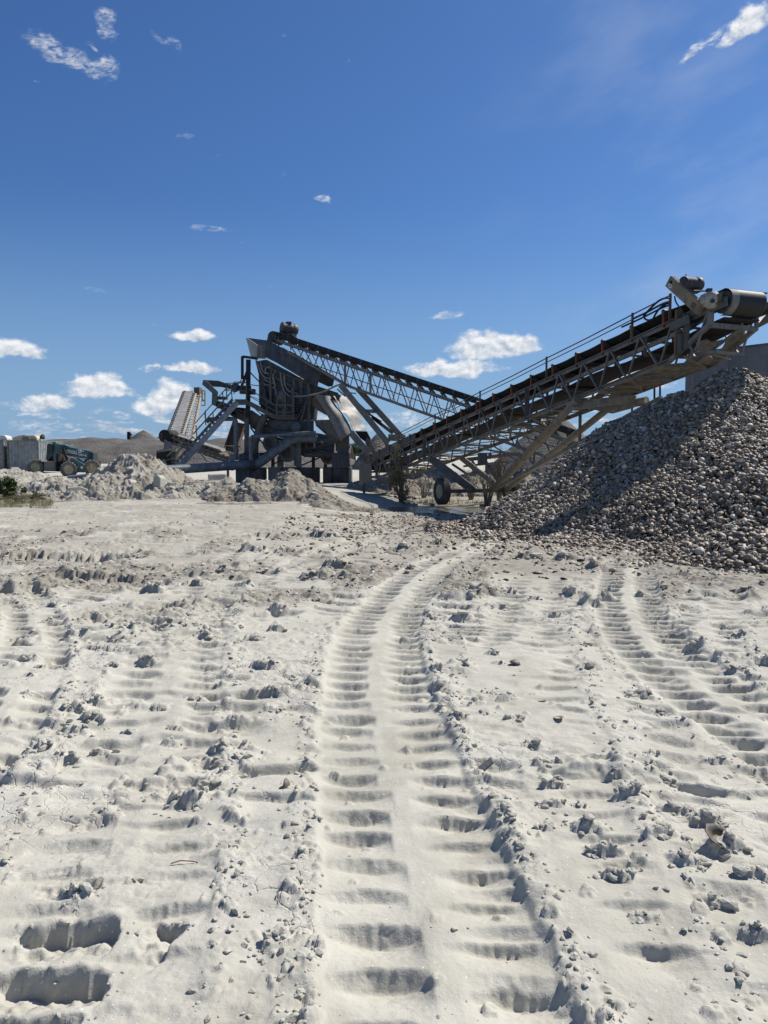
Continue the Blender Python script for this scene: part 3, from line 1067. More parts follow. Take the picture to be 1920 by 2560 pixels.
def rock_variants(nv, sub, seed, amp=0.35):
    r = np.random.default_rng(seed)
    base, fc = ico(sub)
    out = []
    for i in range(nv):
        co = base.copy()
        for q in range(7):     # knock flat facets off it
            nrm = r.normal(size=3)
            nrm /= np.linalg.norm(nrm)
            lim = r.uniform(0.55, 0.9)
            dd = co @ nrm
            co = co - np.outer(np.clip(dd - lim, 0, None), nrm)
        co = co * (1 + amp * (r.random((len(co), 1)) - 0.5))
        co = co * np.array([r.uniform(0.8, 1.25), r.uniform(0.6, 1.0), r.uniform(0.35, 0.7)])
        out.append(co)
    return out, fc


def rand_rot(n, r, tilt=None):
    """n random rotation matrices; with tilt, the z axis stays within about that many radians of up"""
    az_ = r.uniform(0, 2 * math.pi, n)
    if tilt is None:
        q = r.normal(size=(n, 4))
        q /= np.linalg.norm(q, axis=1, keepdims=True)
        w, x, y, z = q.T
        return np.stack([np.stack([1 - 2 * (y * y + z * z), 2 * (x * y - w * z), 2 * (x * z + w * y)], 1),
                         np.stack([2 * (x * y + w * z), 1 - 2 * (x * x + z * z), 2 * (y * z - w * x)], 1),
                         np.stack([2 * (x * z - w * y), 2 * (y * z + w * x), 1 - 2 * (x * x + y * y)], 1)], 1)
    ti = np.abs(r.normal(0, tilt, n))
    ta = r.uniform(0, 2 * math.pi, n)
    ca, sa = np.cos(az_), np.sin(az_)
    Rz = np.zeros((n, 3, 3))
    Rz[:, 0, 0] = ca
    Rz[:, 0, 1] = -sa
    Rz[:, 1, 0] = sa
    Rz[:, 1, 1] = ca
    Rz[:, 2, 2] = 1
    kx, ky = np.cos(ta), np.sin(ta)
    c, s_ = np.cos(ti), np.sin(ti)
    Rt = np.zeros((n, 3, 3))
    Rt[:, 0, 0] = c + kx * kx * (1 - c)
    Rt[:, 0, 1] = kx * ky * (1 - c)
    Rt[:, 0, 2] = ky * s_
    Rt[:, 1, 0] = kx * ky * (1 - c)
    Rt[:, 1, 1] = c + ky * ky * (1 - c)
    Rt[:, 1, 2] = -kx * s_
    Rt[:, 2, 0] = -ky * s_
    Rt[:, 2, 1] = kx * s_
    Rt[:, 2, 2] = c
    return Rt @ Rz


def scatter(name, variants, fc, pos, size, rot, mat, parent=None, smooth=False, tint=None):
    """one mesh of many copies of the variants"""
    n = len(pos)
    vi = rng.integers(0, len(variants), n)
    nv = len(variants[0])
    co = np.zeros((n, nv, 3), dtype=np.float32)
    for k, va in enumerate(variants):
        s_ = np.where(vi == k)[0]
        if len(s_):
            co[s_] = np.einsum('nij,vj->nvi', rot[s_], va) * size[s_][:, None, None] + pos[s_][:, None, :]
    faces = (fc[None] + (np.arange(n) * nv)[:, None, None]).reshape(-1, fc.shape[1])
    at = {'tint': np.repeat(tint, nv)} if tint is not None else None
    return np_mesh(name, co.reshape(-1, 3), faces, mat, parent, smooth, at)


def build_clods():
    r = np.random.default_rng(5)
    n = 150000
    # denser near the camera: uniform in angle, log in distance
    rad = np.exp(r.uniform(math.log(1.9), math.log(27.0), n))
    tha = np.radians(r.uniform(-33, 33, n))
    x, y = rad * np.sin(tha), rad * np.cos(tha)
    _, _, _, crumb, tin = ground_parts(x, y)
    p = np.clip(crumb * 0.22 + 0.003, 0, 1) * (1 - 0.8 * tin)
    keep = r.random(n) < p
    x, y, cr = x[keep][:17000], y[keep][:17000], crumb[keep][:17000]
    d = np.hypot(x, y)
    size = 0.0035 + (0.010 + 0.016 * cr) * r.random(len(x)) ** 2.6 + (0.0008 + 0.0022 * cr * r.random(len(x)) ** 2) * d
    # larger broken pieces leaning on the standing clods
    bx, by, bs = [], [], []
    for (cx, cy, hw) in CLODG:
        for q in range(r.integers(3, 7)):
            bx.append(cx + r.normal(0, 0.48) * hw)
            by.append(cy + r.normal(-0.12, 0.24) * hw)
            bs.append(hw * r.uniform(0.12, 0.50) * (0.7 + 0.3 * r.random()))
    x, y, size = np.concatenate([x, bx]), np.concatenate([y, by]), np.concatenate([size, bs])
    d = np.hypot(x, y)
    z = gz(x, y) + size * 0.15
    rot = rand_rot(len(x), r, 0.4)
    for nm, sel, sub in (('mud_clods', d < 5.0, 2), ('mud_clods', d >= 5.0, 1)):
        vs, fc = rock_variants(10, sub, 3 + sub)
        o = scatter(nm, vs, fc, np.stack([x, y, z], 1)[sel], size[sel], rot[sel], M['clod'])
        tag(o, 'pale crumbled mud clods strewn over the near sand' if sub == 2 else 'pale crumbled mud clods strewn over the farther sand', 'clods', kind='stuff')


build_clods()


# ------------------------------------------------------------------ mounds
def heap(name, label, cat, hf, x0, x1, y0, y1, nx, ny, mat, kind=None, group=None, attrs=None, smooth=True):
    X, Yy = np.meshgrid(np.linspace(x0, x1, nx), np.linspace(y0, y1, ny), indexing='ij')
    x, y = X.ravel(), Yy.ravel()
    z = hf(x, y)
    idx = np.arange(nx * ny).reshape(nx, ny)
    f = np.stack([idx[:-1, :-1].ravel(), idx[1:, :-1].ravel(), idx[1:, 1:].ravel(), idx[:-1, 1:].ravel()], 1)
    at = attrs(x, y, z) if attrs else None
    if attrs:
        HEAPF.append((hf, x0, x1, y0, y1))
    cx, cy = (x0 + x1) / 2, (y0 + y1) / 2
    o = np_mesh(name, np.stack([x - cx, y - cy, z], 1), f, mat, None, smooth, at)
    o.location = (cx, cy, 0)
    tag(o, label, cat, group, kind)
    return o


def peaks(x, y, lst):
    """smooth union of bumps (cx, cy, rx, ry, h, power)"""
    z = np.full_like(x, -9.0)
    for cx, cy, rx, ry, h, pw in lst:
        r = np.sqrt(((x - cx) / rx) ** 2 + ((y - cy) / ry) ** 2)
        z = np.maximum(z, h * (1 - r ** pw) if pw > 1 else h * (1 - r))
    return z


HEAPF = []


def sand_attr(d):
    return lambda x, y, z: {'dirt': np.clip(d + 0.35 * fbm(x * 1.2, y * 1.2, 2, 411), 0, 1), 'crust': np.full_like(x, 0.6)}


def berm(lst, lum, seed, cell=0.35, flo=0.10, steep=1.0):
    def hf(x, y):
        z = -0.10 + 0.92 * peaks(x + 0.35 * perlin(x * 0.9, y * 0.9, seed), y + 0.45 * perlin(x * 0.8, y * 0.8, seed + 1), lst)
        m = S(-0.25, 0.15, z)
        z = z + m * (flo * (fbm(x * 1.6, y * 1.6, 4, seed + 2) + 0.25 * np.abs(perlin(x * 7, y * 7, seed + 9))) + 0.6 * lum * lumps(x, y, cell, 0.6, seed + 3) + 0.7 * lum * lumps(x, y, cell * 0.45, 0.7, seed + 4) + 0.5 * lum * lumps(x, y, cell * 0.22, 0.6, seed + 5))
        return np.maximum(z, -0.4) + base_level(x, y)
    return hf


def gx(px, Y):
    return (px - 960) / FPX * Y


# left rubble heap, the central mound with broken slabs, the dark mound before the blocks, low ridges between
heap('rubble_heap', 'low heap of white rubble beside the green bush, before the containers', 'rubble heap',
     berm([(-15.2, 31.5, 3.6, 3.4, 1.12, 1.5), (-12.6, 30.0, 2.2, 2.6, 0.85, 1.4), (-18.2, 32.0, 2.6, 3.0, 1.0, 1.5)], 0.95, 501, 0.36, 0.14),
     -21, -10.2, 26, 36, 330, 300, M['sand'], attrs=sand_attr(0.42))
heap('dirt_mound', 'tall pale dirt mound with broken faces between telehandler and staircase', 'dirt mound',
     berm([(-9.9, 31.0, 2.7, 3.6, 1.85, 1.2), (-9.6, 29.2, 3.4, 2.6, 1.05, 1.5), (-8.1, 29.6, 2.2, 2.2, 0.75, 1.5), (-11.8, 29.0, 1.8, 2.2, 0.65, 1.5)], 0.75, 521, 0.42, 0.24),
     -14.4, -6.3, 25.5, 35.5, 330, 320, M['sand'], attrs=sand_attr(0.6))
heap('dirt_mound', 'low dirt mound with a cut face under the long grey pipe', 'dirt mound',
     berm([(-6.1, 29.0, 1.7, 1.9, 0.72, 2.2), (-7.4, 28.6, 1.3, 1.7, 0.68, 2.0), (-4.9, 28.6, 1.0, 1.6, 0.5, 1.6)], 0.7, 541, 0.40, 0.16),
     -9.2, -3.6, 26.0, 31.5, 260, 240, M['sand'], attrs=sand_attr(0.7))
heap('dirt_mound', 'dark clumpy dirt mound in front of the concrete blocks', 'dirt mound',
     berm([(-3.25, 28.0, 1.6, 2.2, 1.18, 1.3), (-4.6, 27.8, 1.3, 1.9, 0.82, 1.5), (-2.3, 26.8, 1.6, 1.6, 0.42, 1.4), (-1.3, 25.2, 1.9, 1.2, 0.22, 1.4), (-5.6, 27.5, 0.9, 1.4, 0.4, 1.4)], 0.8, 561, 0.36, 0.16),
     -6.9, 1.0, 23.6, 30.8, 330, 290, M['sand'], attrs=sand_attr(0.95))
heap('dirt_mound', 'flat strip of dark crumbled dirt along the foot of the mounds', 'dirt mound',
     berm([(-9.5, 26.6, 4.2, 0.8, 0.16, 1.2), (-4.5, 24.9, 3.6, 0.7, 0.15, 1.2), (-0.5, 22.6, 2.6, 0.8, 0.12, 1.2)], 0.55, 581, 0.25, 0.06),
     -14.2, 2.2, 21.5, 27.8, 420, 200, M['sand'], attrs=sand_attr(1.0))


heap('dirt_mound', 'brown dirt bank with rubble under the long conveyor, behind its wheel', 'dirt mound',
     berm([(2.2, 38.5, 3.0, 3.0, 1.35, 1.3), (4.6, 37.5, 2.6, 2.8, 1.2, 1.4), (-0.2, 40.0, 1.8, 2.4, 0.8, 1.4), (6.8, 37.0, 2.4, 2.8, 1.4, 1.3)], 0.7, 591, 0.4, 0.14),
     -2.2, 9.0, 33.5, 43.5, 300, 220, M['sand'], attrs=sand_attr(0.95))


def berm_rocks():
    r = np.random.default_rng(77)
    P_, Z_ = [], []
    for hf, x0, x1, y0, y1 in HEAPF:
        n = int((x1 - x0) * (y1 - y0) * 24)
        x, y = r.uniform(x0, x1, n), r.uniform(y0, y1, n)
        z = hf(x, y)
        ok = (z - base_level(x, y) > 0.03) & (y < (y0 + y1) / 2 + 1.5) & (r.random(n) < 0.25 + 0.75 * S(-0.2, 0.4, fbm(x * 0.8, y * 0.8, 2, 78)))
        P_.append(np.stack([x[ok], y[ok], z[ok]], 1))
    pos = np.concatenate(P_)
    n = len(pos)
    size = np.clip(r.lognormal(math.log(0.042), 0.55, n), 0.02, 0.16)
    vs, fc = rock_variants(8, 2, 79)
    o = scatter('mound_rubble', vs, fc, pos, size, rand_rot(n, r, 0.8), M['clod'])
    tag(o, 'pale chunks of broken mud lying over the dirt mounds', 'rubble', kind='stuff')


berm_rocks()


def ridge(lst, seed, fl=0.5, fq=0.06):
    def hf(x, y):
        z = peaks(x + 4 * perlin(x * 0.03, y * 0.03, seed), y, lst)
        return np.maximum(z + S(-1, 2, z) * fl * fbm(x * fq, y * fq * 1.6, 4, seed + 1), -1.0)
    return hf


def rr(pxl, Y):
    return gx(pxl, Y)


Yr = 150
zt = lambda py, Y: EYE + (1137 - py) / FPX * Y
heap('gravel_ridge', 'long grey gravel ridge on the horizon behind the plant', 'gravel ridge',
     ridge([(rr(px, Yr), Yr, 24, 13, zt(py, Yr), 1.6) for px, py in ((150, 1098), (215, 1096), (290, 1098), (370, 1097), (440, 1100), (520, 1101), (590, 1099), (660, 1103), (730, 1107), (800, 1112))], 601),
     rr(60, Yr) - 8, rr(880, Yr), 132, 172, 520, 150, M['gravel'])
heap('gravel_cone', 'pointed dark gravel cone standing on the far ridge', 'gravel cone',
     ridge([(rr(357, 166), 166, 11.5, 9, zt(1075, 166), 1.05)], 611, 0.2, 0.25),
     rr(357, 166) - 12, rr(357, 166) + 12, 155, 177, 90, 90, M['gravel'])
heap('gravel_heap', 'brownish gravel heap showing above the container roofs', 'gravel heap',
     ridge([(rr(75, 110), 110, 6.0, 8, zt(1085, 110), 1.3), (rr(20, 110), 112, 7, 8, zt(1088, 110), 1.3), (rr(-60, 110), 112, 8, 8, zt(1090, 110), 1.3)], 621, 0.35, 0.2),
     rr(-180, 110), rr(150, 110), 100, 124, 150, 90, M['gravel'])
heap('gravel_heap', 'grey gravel heap seen between the slanting conveyor legs', 'gravel heap',
     ridge([(rr(905, 85), 85, 3.6, 5, zt(1080, 85), 1.1)], 631, 0.15, 0.3),
     rr(905, 85) - 4.5, rr(905, 85) + 4.5, 79, 91, 80, 80, M['gravel'])
heap('gravel_heap', 'tall grey gravel heap behind the long conveyor truss', 'gravel heap',
     ridge([(rr(1352, 70), 70, 6.2, 7, zt(1030, 70), 1.08)], 641, 0.25, 0.25),
     rr(1352, 70) - 8, rr(1352, 70) + 8, 61, 79, 110, 110, M['gravel'])
heap('gravel_heap', 'low gravel heap under the screening plant, far behind it', 'gravel heap',
     ridge([(rr(640, 95), 95, 9, 7, zt(1112, 95), 1.2), (rr(800, 95), 95, 8, 6, zt(1122, 95), 1.2), (rr(540, 95), 95, 7, 6, zt(1118, 95), 1.2)], 651, 0.25, 0.2),
     rr(420, 95), rr(960, 95), 87, 103, 200, 90, M['gravel'])


# ------------------------------------------------------------------ the shell pile
AP = (7.85, 17.05)


def pile_h(x, y):
    wx = x + 0.30 * perlin(x * 0.5, y * 0.5, 701)
    wy = y + 0.30 * perlin(x * 0.5 + 9, y * 0.5, 702)

    def cone(cx, cy, h, sl, rd):
        d = np.sqrt((wx - cx) ** 2 + (1.2 * (wy - cy)) ** 2 + rd * rd) - rd
        z = h - sl * d
        return z
    z = cone(AP[0], AP[1], 3.45, 0.68, 0.35)
    z = np.maximum(z, cone(AP[0] - 1.2, AP[1] + 0.4, 2.95, 0.66, 0.35))
    z = np.maximum(z, cone(5.45, 11.7, 0.50, 0.46, 0.25))
    # spread-out foot
    d = np.sqrt((wx - AP[0]) ** 2 + (1.2 * (wy - AP[1])) ** 2)
    z = np.maximum(z, 0.10 - 0.10 * np.clip(d - 4.9, 0, 9))
    return z + 0.07 * fbm(x * 0.9, y * 0.9, 3, 705)


def shell_variants():
    """closed cockle valves: a domed outer face, a hollow inner face, a rim between"""
    out = []
    r = np.random.default_rng(9)
    n, rings = 9, 3
    for k in range(7):
        a, b_, hh = r.uniform(0.9, 1.15), r.uniform(0.68, 0.9), r.uniform(0.34, 0.55)
        off = r.uniform(0.15, 0.4)
        co = []
        for side in (0, 1):
            for i in range(rings):
                q = (i + 1) / rings
                for j in range(n):
                    t = 2 * math.pi * j / n
                    R = q * (1 + 0.05 * math.cos(3 * t + k)) * (1.0 if side == 0 else 0.93)
                    x = a * R * math.cos(t) + off * (1 - q) * 0.8
                    y = b_ * R * math.sin(t) * (1 - 0.15 * math.cos(t))
                    z = hh * (1 - q * q) - (0.10 if side else 0.0) * (1 if i < rings - 1 else 0.35)
                    co.append((x, y, z))
        co.append((off * 0.8, 0, hh))
        co.append((off * 0.8, 0, hh - 0.11))
        out.append(np.array(co))
    f = []
    m = n * rings
    for side in (0, 1):
        o_ = side * m
        for i in range(rings - 1):
            for j in range(n):
                j2 = (j + 1) % n
                q = (o_ + i * n + j, o_ + (i + 1) * n + j, o_ + (i + 1) * n + j2, o_ + i * n + j2)
                f.append(q if side == 0 else q[::-1])
        for j in range(n):
            j2 = (j + 1) % n
            q = (2 * m + side, o_ + j, o_ + j2, o_ + j2)
            f.append(q)
    for j in range(n):
        j2 = (j + 1) % n
        f.append(((rings - 1) * n + j, m + (rings - 1) * n + j, m + (rings - 1) * n + j2, (rings - 1) * n + j2))
    tri = []
    for q in f:
        tri.append(q[:3])
        if len(set(q)) == 4:
            tri.append((q[0], q[2], q[3]))
    return out, np.array(tri)


def build_pile():
    root = thing('shell_pile', 'tall grey pile of clam shells under the conveyor head', 'shell pile', (0, 0, 0))
    nx, ny = 240, 240
    X, Yy = np.meshgrid(np.linspace(0.2, 15, nx), np.linspace(9.5, 23, ny), indexing='ij')
    x, y = X.ravel(), Yy.ravel()
    z = np.maximum(pile_h(x, y) - 0.05, -0.6) + 0.05 * lumps(x, y, 0.16, 0.8, 711)
    idx = np.arange(nx * ny).reshape(nx, ny)
    f = np.stack([idx[:-1, :-1].ravel(), idx[1:, :-1].ravel(), idx[1:, 1:].ravel(), idx[:-1, 1:].ravel()], 1)
    np_mesh('pile_core', np.stack([x, y, z], 1), f, M['pile_core'], root)
    r = np.random.default_rng(21)
    vs, fc = shell_variants()
    # shells over the slope
    n = 104000
    x = r.uniform(1.0, 14.0, n)
    y = r.uniform(9.8, 18.5, n)
    h = pile_h(x, y)
    g = gz(x, y)
    ok = (h > g - 0.02) & (y < AP[1] + 1.6)
    # keep only what a viewer near the camera could see: in front of the crest, inside a wide view
    ok &= (np.abs(x / y) < 0.72)
    x, y, h, g = x[ok], y[ok], h[ok], g[ok]
    n = len(x)
    size = np.clip(r.lognormal(math.log(0.040), 0.36, n), 0.019, 0.095)
    layer = r.random(n) ** 1.5 * 0.07
    e = 0.05
    nx_ = -(pile_h(x + e, y) - h) / e
    ny_ = -(pile_h(x, y + e) - h) / e
    rot = rand_rot(n, r, 0.75)
    flip = r.random(n) < 0.36
    rot[flip] = rot[flip] @ np.diag([1, -1, -1.0])
    # lean with the slope
    N = np.stack([nx_ * 0.8, ny_ * 0.8, np.ones(n)], 1)
    N /= np.linalg.norm(N, axis=1, keepdims=True)
    T = np.cross(np.array([0, 1.0, 0]), N)
    T /= np.linalg.norm(T, axis=1, keepdims=True)
    B = np.cross(N, T)
    A_ = np.stack([T, B, N], 2)
    rot = A_ @ rot
    pos = np.stack([x, y, np.maximum(h, g) - 0.02 + layer], 1)
    tint = np.clip(r.beta(1.7, 1.9, n) + 0.12 * fbm(x * 0.8, y * 0.8, 2, 731), 0, 1)
    tint = np.where(r.random(n) < 0.03, 1.0, tint)
    # nearest 300 that show largest become objects of their own
    dist = np.hypot(x, np.hypot(y, 1.2))
    inview = (np.abs(x / y) < 0.49)
    score = np.where(inview, size / dist * (0.4 + layer * 10), 0)
    own = np.argsort(-score)[:300]
    mask = np.ones(n, bool)
    mask[own] = False
    o = scatter('shells', vs, fc, pos[mask], size[mask], rot[mask], M['shell'], root, True, tint[mask])
    tag(o, kind='stuff')
    me = []
    for k, va in enumerate(vs):
        m_ = bpy.data.meshes.new('shell')
        m_.from_pydata([tuple(p) for p in va], [], [tuple(int(i) for i in t) for t in fc])
        m_.polygons.foreach_set('use_smooth', np.full(len(fc), True))
        m_.materials.append(M['shell_single'])
        m_.update()
        me.append(m_)
    for q in own:
        ob = bpy.data.objects.new('shell', me[int(rng.integers(0, len(me)))])
        COL.objects.link(ob)
        mt = Matrix(rot[q].tolist()).to_4x4()
        s_ = float(size[q])
        ob.matrix_world = Matrix.Translation(Vector(pos[q].tolist())) @ mt @ Matrix.Diagonal((s_, s_, s_, 1))
        tag(ob, 'loose weathered clam shell lying on the big shell pile', 'shell', 'shells of the big pile')
    # broken shell scattered over the dirt round the foot
    n = 26000
    x = r.uniform(-2.5, 11.0, n)
    y = r.uniform(9.6, 24.5, n)
    h = pile_h(x, y)
    g = gz(x, y)
    below = np.clip(g - h, 0, 9)
    p = np.exp(-below / 0.20) * 0.75 + 0.12 * S(0.0, 0.5, fbm(x * 0.6, y * 0.6, 2, 741)) * S(13, 17, y)
    ok = (h < g + 0.01) & (r.random(n) < p) & (np.abs(x / y) < 0.7) & ~((np.abs((x - 2.2) / 3.3) ** 2 + np.abs((y - 26.9) / 2.2) ** 2) < 1)
    x, y, g = x[ok], y[ok], g[ok]
    n = len(x)
    size = np.clip(r.lognormal(math.log(0.034), 0.35, n), 0.015, 0.08)
    o = scatter('shell_litter', vs, fc, np.stack([x, y, g + 0.004], 1), size, rand_rot(n, r, 0.45), M['shell'], None, True, np.clip(r.beta(2.4, 1.8, n), 0, 1))
    tag(o, 'broken shells strewn over the dirt around the pile', 'shell litter', kind='stuff')
    return vs, fc, me


M['pile_core'] = rough_mat('pile_core', (0.05, 0.043, 0.037), (0.15, 0.13, 0.115), 9, 0.95, 0.9, 22, 0.05)
SHV, SHF, SHELL_ME = build_pile()

# ------------------------------------------------------------------ near stacking conveyor
KO, KD, KN = Vector((6.41, 18.5, 0)), Vector((0.383, -0.924, 0)), Vector((0.924, 0.383, 0))
BW = 1.36       # distance between the two trusses


def K(s, w, z):
    """s metres up the conveyor, w across it (0 near truss, BW far truss), z above the top chord"""
    return KO + KD * s + KN * w + Vector((0, 0, 4.54 + 0.177 * s + z))


def wheel(root, c, axis, R, wd, tyre_mat, rim_mat, hub=0.55, ribs=True):
    c, axis = Vector(c), Vector(axis).normalized()
    h = wd / 2
    prof = [(-h * 0.8, R * hub), (-h, R * 0.70), (-h, R * 0.86), (-h * 0.86, R * 0.96)]
    k = 5
    for i in range(k):
        a0 = -h * 0.80 + i * (1.6 * h / k)
        a1 = a0 + 1.6 * h / k
        prof += [(a0 + 0.012, R), (a1 - 0.012, R), (a1 - 0.006, R - (0.02 if ribs else 0.004)), (a1 + 0.006, R - (0.02 if ribs else 0.004))]
    prof = prof[:-2] + [(h * 0.86, R * 0.96), (h, R * 0.86), (h, R * 0.70), (h * 0.8, R * hub)]
    ty = MB().lathe(c, axis, prof, 28).build('tyre', tyre_mat, root)
    m = MB()
    m.lathe(c, axis, [(-h * 0.82, R * hub * 1.02), (-h * 0.78, R * hub * 0.92), (-h * 0.35, R * hub * 0.80), (-h * 0.28, R * 0.22), (-h * 0.62, R * 0.20), (-h * 0.66, R * 0.05)], 24)
    m.lathe(c, axis, [(h * 0.82, R * hub * 1.02), (h * 0.78, R * hub * 0.92), (h * 0.35, R * hub * 0.80), (h * 0.28, R * 0.22), (h * 0.62, R * 0.20), (h * 0.66, R * 0.05)], 24)
    a, b = orth(axis)
    for q in range(8):
        t = 2 * math.pi * q / 8
        pp = c + (a * math.cos(t) + b * math.sin(t)) * R * 0.32
        m.tube([pp - axis * h * 0.45, pp + axis * h * 0.45], 0.018, 6)
    m.build('rim', rim_mat, root)
    return ty


def lattice(root, name, mat, top, bot, n, th, flip=False):
    """V-shaped web members between a top and a bottom chord given as functions of 0..n"""
    m = MB()
    for i in range(n):
        m.beam(top(i), bot(i + 0.56), th, th * 0.6)
        m.beam(bot(i + 0.62), top(i + 1 - 0.06), th * 0.8, th * 0.6)
    return m.build(name, mat, root)


def stacking_conveyor():
    R = thing('stacking_conveyor', 'long grey lattice conveyor rising over the shell pile with a single rubber wheel showing', 'conveyor', (2.9, 28.9, -0.3))
    s0, s1, pan = -19.4, 1.72, 1.1
    H = 0.90
    # chords
    for w in (0, BW):
        m = MB()
        m.angle(K(s0, w, 0), K(s1 - 0.05, w, 0), 0.10, 0.018)
        m.build('top_chord', M['pale_steel'], R)
        m = MB()
        m.angle(K(s0 + 0.4, w, -H + 0.25), K(s0 + 2.6, w, -H), 0.10, 0.018)
        m.angle(K(s0 + 2.6, w, -H), K(0.55, w, -H + 0.03), 0.10, 0.018)
        m.beam(K(0.55, w, -H + 0.03), K(s1, w, -0.42), 0.09, 0.09)
        m.build('bottom_chord', M['dusty'] if w else M['pale_steel'], R)
        n = 19
        base = -19.15
        lattice(R, 'truss_web', M['pale_steel'], lambda i: K(base + i * pan, w, -0.02), lambda i: K(base + i * pan, w, -H + 0.03), n, 0.058)
    # stouter uprights
    for s in (-12.6, -5.4, -17.6):
        MB().beam(K(s, 0, 0), K(s, 0, -H), 0.13, 0.09).build('truss_post', M['grey_steel'], R)
    # crossing members under the belt, dried mud hanging on them
    m = MB()
    k = 0
    s = s0 + 1
    while s < s1:
        m.beam(K(s, 0, -H), K(s, BW, -H), 0.06, 0.06)
        m.beam(K(s, 0, -H), K(min(s + pan, 1.0), BW, -H), 0.05, 0.03)
        if k % 2:
            m.beam(K(s, BW, -H), K(min(s + pan, 1.0), 0, -H), 0.05, 0.03)
        s += pan
        k += 1
    m.build('bottom_bracing', M['dusty'], R)
    r = random.Random(4)
    m = MB()
    for i in range(15):
        s = -8.0 + i * 0.62
        f = max(0.0, (s + 9) / 10)
        w0 = r.uniform(0.0, 0.55)
        w1 = w0 + r.uniform(0.25, 0.85) * (0.4 + f)
        w1 = min(w1, BW)
        L = r.uniform(0.25, 0.8)
        zo = -H + 0.04 + r.uniform(0, 0.05) + (0.12 if s > 0.2 else 0)
        rows = []
        for a in range(5):
            row = []
            for b in range(5):
                jj = 0.10 if a in (0, 4) or b in (0, 4) else 0.02
                ss = min(s + L * a / 4 + r.uniform(-jj, jj), 1.55)
                up = max(0, ss - 0.55) * 0.30
                row.append(K(ss, w0 + (w1 - w0) * b / 4 + r.uniform(-jj, jj), zo + up + r.uniform(-0.01, 0.025) + 0.05 * math.sin(a * 0.8) * math.sin(b * 0.8)))
            rows.append(row)
        m.sheet(rows, 0.035)
    # a slumped apron of mud along the far bottom chord near the head
    rows = []
    for a in range(34):
        s = -3.2 + a * 0.14
        drop = 0.16 + 0.16 * abs(math.sin(a * 0.55)) * r.uniform(0.4, 1.2)
        up = max(0, s - 0.55) * 0.38
        rows.append([K(s, BW - 0.03, -H + 0.02 + up), K(s, BW - 0.05, -H + 0.02 + drop * 0.5 + up), K(s, BW - 0.09, -H + 0.02 + drop + up)])
    m.sheet(rows, 0.05)
    m.build('mud_crust', M['mud'], R)
    # belts
    def belt_row(s, th):
        row = []
        for w, z in ((0.06, 0.34), (0.20, 0.27), (0.40, 0.17), (0.96, 0.17), (1.16, 0.27), (1.30, 0.34)):
            flat = S(0.3, 1.9, np.array([s]))[0]
            row.append(K(s, w, z * (1 - flat) + 0.24 * flat + 0.01 * math.sin(s * 5.7)))
        return row
    MB().sheet([belt_row(s, 0) for s in np.linspace(s0 - 0.1, 2.05, 90)], 0.014).build('carrying_belt', M['belt'], R)
    MB().sheet([[K(s, 0.16, -0.38 - 0.05 * math.sin((s + 19) * 1.428)), K(s, 1.2, -0.38 - 0.05 * math.sin((s + 19) * 1.428))] for s in np.linspace(s0, 1.95, 80)], 0.014).build('return_belt', M['belt'], R)
    # material carried, low lumpy strip
    # tan stringers inside the truss
    for w in (0.28, 1.10):
        MB().beam(K(s0 + 1, w, -0.20), K(0.9, w, -0.20), 0.07, 0.10).build('inner_stringer', M['dusty'], R)
    # side skirt board
    MB().beam(K(s0 + 0.3, 0.03, 0.17), K(-13.5, 0.03, 0.17), 0.02, 0.34).build('skirt_board', M['dark_steel'], R)
    # trough idlers
    i = 0
    s = -18.4
    while s < 1.1:
        m = MB()
        for w in (0.02, BW - 0.02):
            m.beam(K(s, w, -0.02), K(s, w, 0.33), 0.07, 0.05, up=KD)
        m.beam(K(s, 0.02, 0.02), K(s, BW - 0.02, 0.02), 0.06, 0.05)
        idl = m.build('idler_bracket', M['orange_idler'], R)
        rl = MB()
        rl.tube([K(s, 0.06, 0.30), K(s, 0.42, 0.10)], 0.065, 10)
        rl.tube([K(s, 0.45, 0.10), K(s, 0.92, 0.10)], 0.065, 10)
        rl.tube([K(s, 0.94, 0.10), K(s, 1.30, 0.30)], 0.065, 10)
        rl.tube([K(s, -0.02, 0.34), K(s, 0.07, 0.34)], 0.055, 10)
        o = rl.build('roller', M['dark_steel'], R)
        o.parent = idl
        if i % 3 == 1:
            m = MB()
            m.tube([K(s + 0.5, 0.05, -0.46), K(s + 0.5, BW - 0.05, -0.46)], 0.06, 10)
            for w in (0.02, BW - 0.02):
                m.beam(K(s + 0.5, w, -0.05), K(s + 0.5, w, -0.5), 0.06, 0.04)
            m.build('return_roller', M['rusty'], R)
        s += pan
        i += 1
    # hand line: rust posts and two lines
    posts = (-19.0, -15.0, -11.6, -8.2, -4.35, -0.72, 0.55)
    for s in posts:
        MB().beam(K(s, -0.04, -0.02), K(s, -0.04, 0.66 if s > -18 else 0.5), 0.05, 0.05).build('hand_line_post', M['rusty'], R)
    for z, rad in ((0.62, 0.016), (0.50, 0.013)):
        MB().tube([K(s, -0.04, z + (0 if s in posts else -0.012)) for s in sorted(list(posts) + [-17, -13.3, -10, -6.2, -2.5])], rad, 6).build('hand_line', M['dark_steel'], R)
    # head: drum, lagged belt turning over it
    hc = K(1.95, 0, 0.0)
    c0 = K(1.95, 0.10, -0.02)
    hd = MB().lathe(c0, KN, [(0, 0.20), (0.0, 0.245), (1.02, 0.245), (1.02, 0.20)], 32)
    hd.tube([c0 - KN * 0.30, c0 + KN * 1.3], 0.05, 10)
    drum = hd.build('head_drum', M['dark_steel'], R)

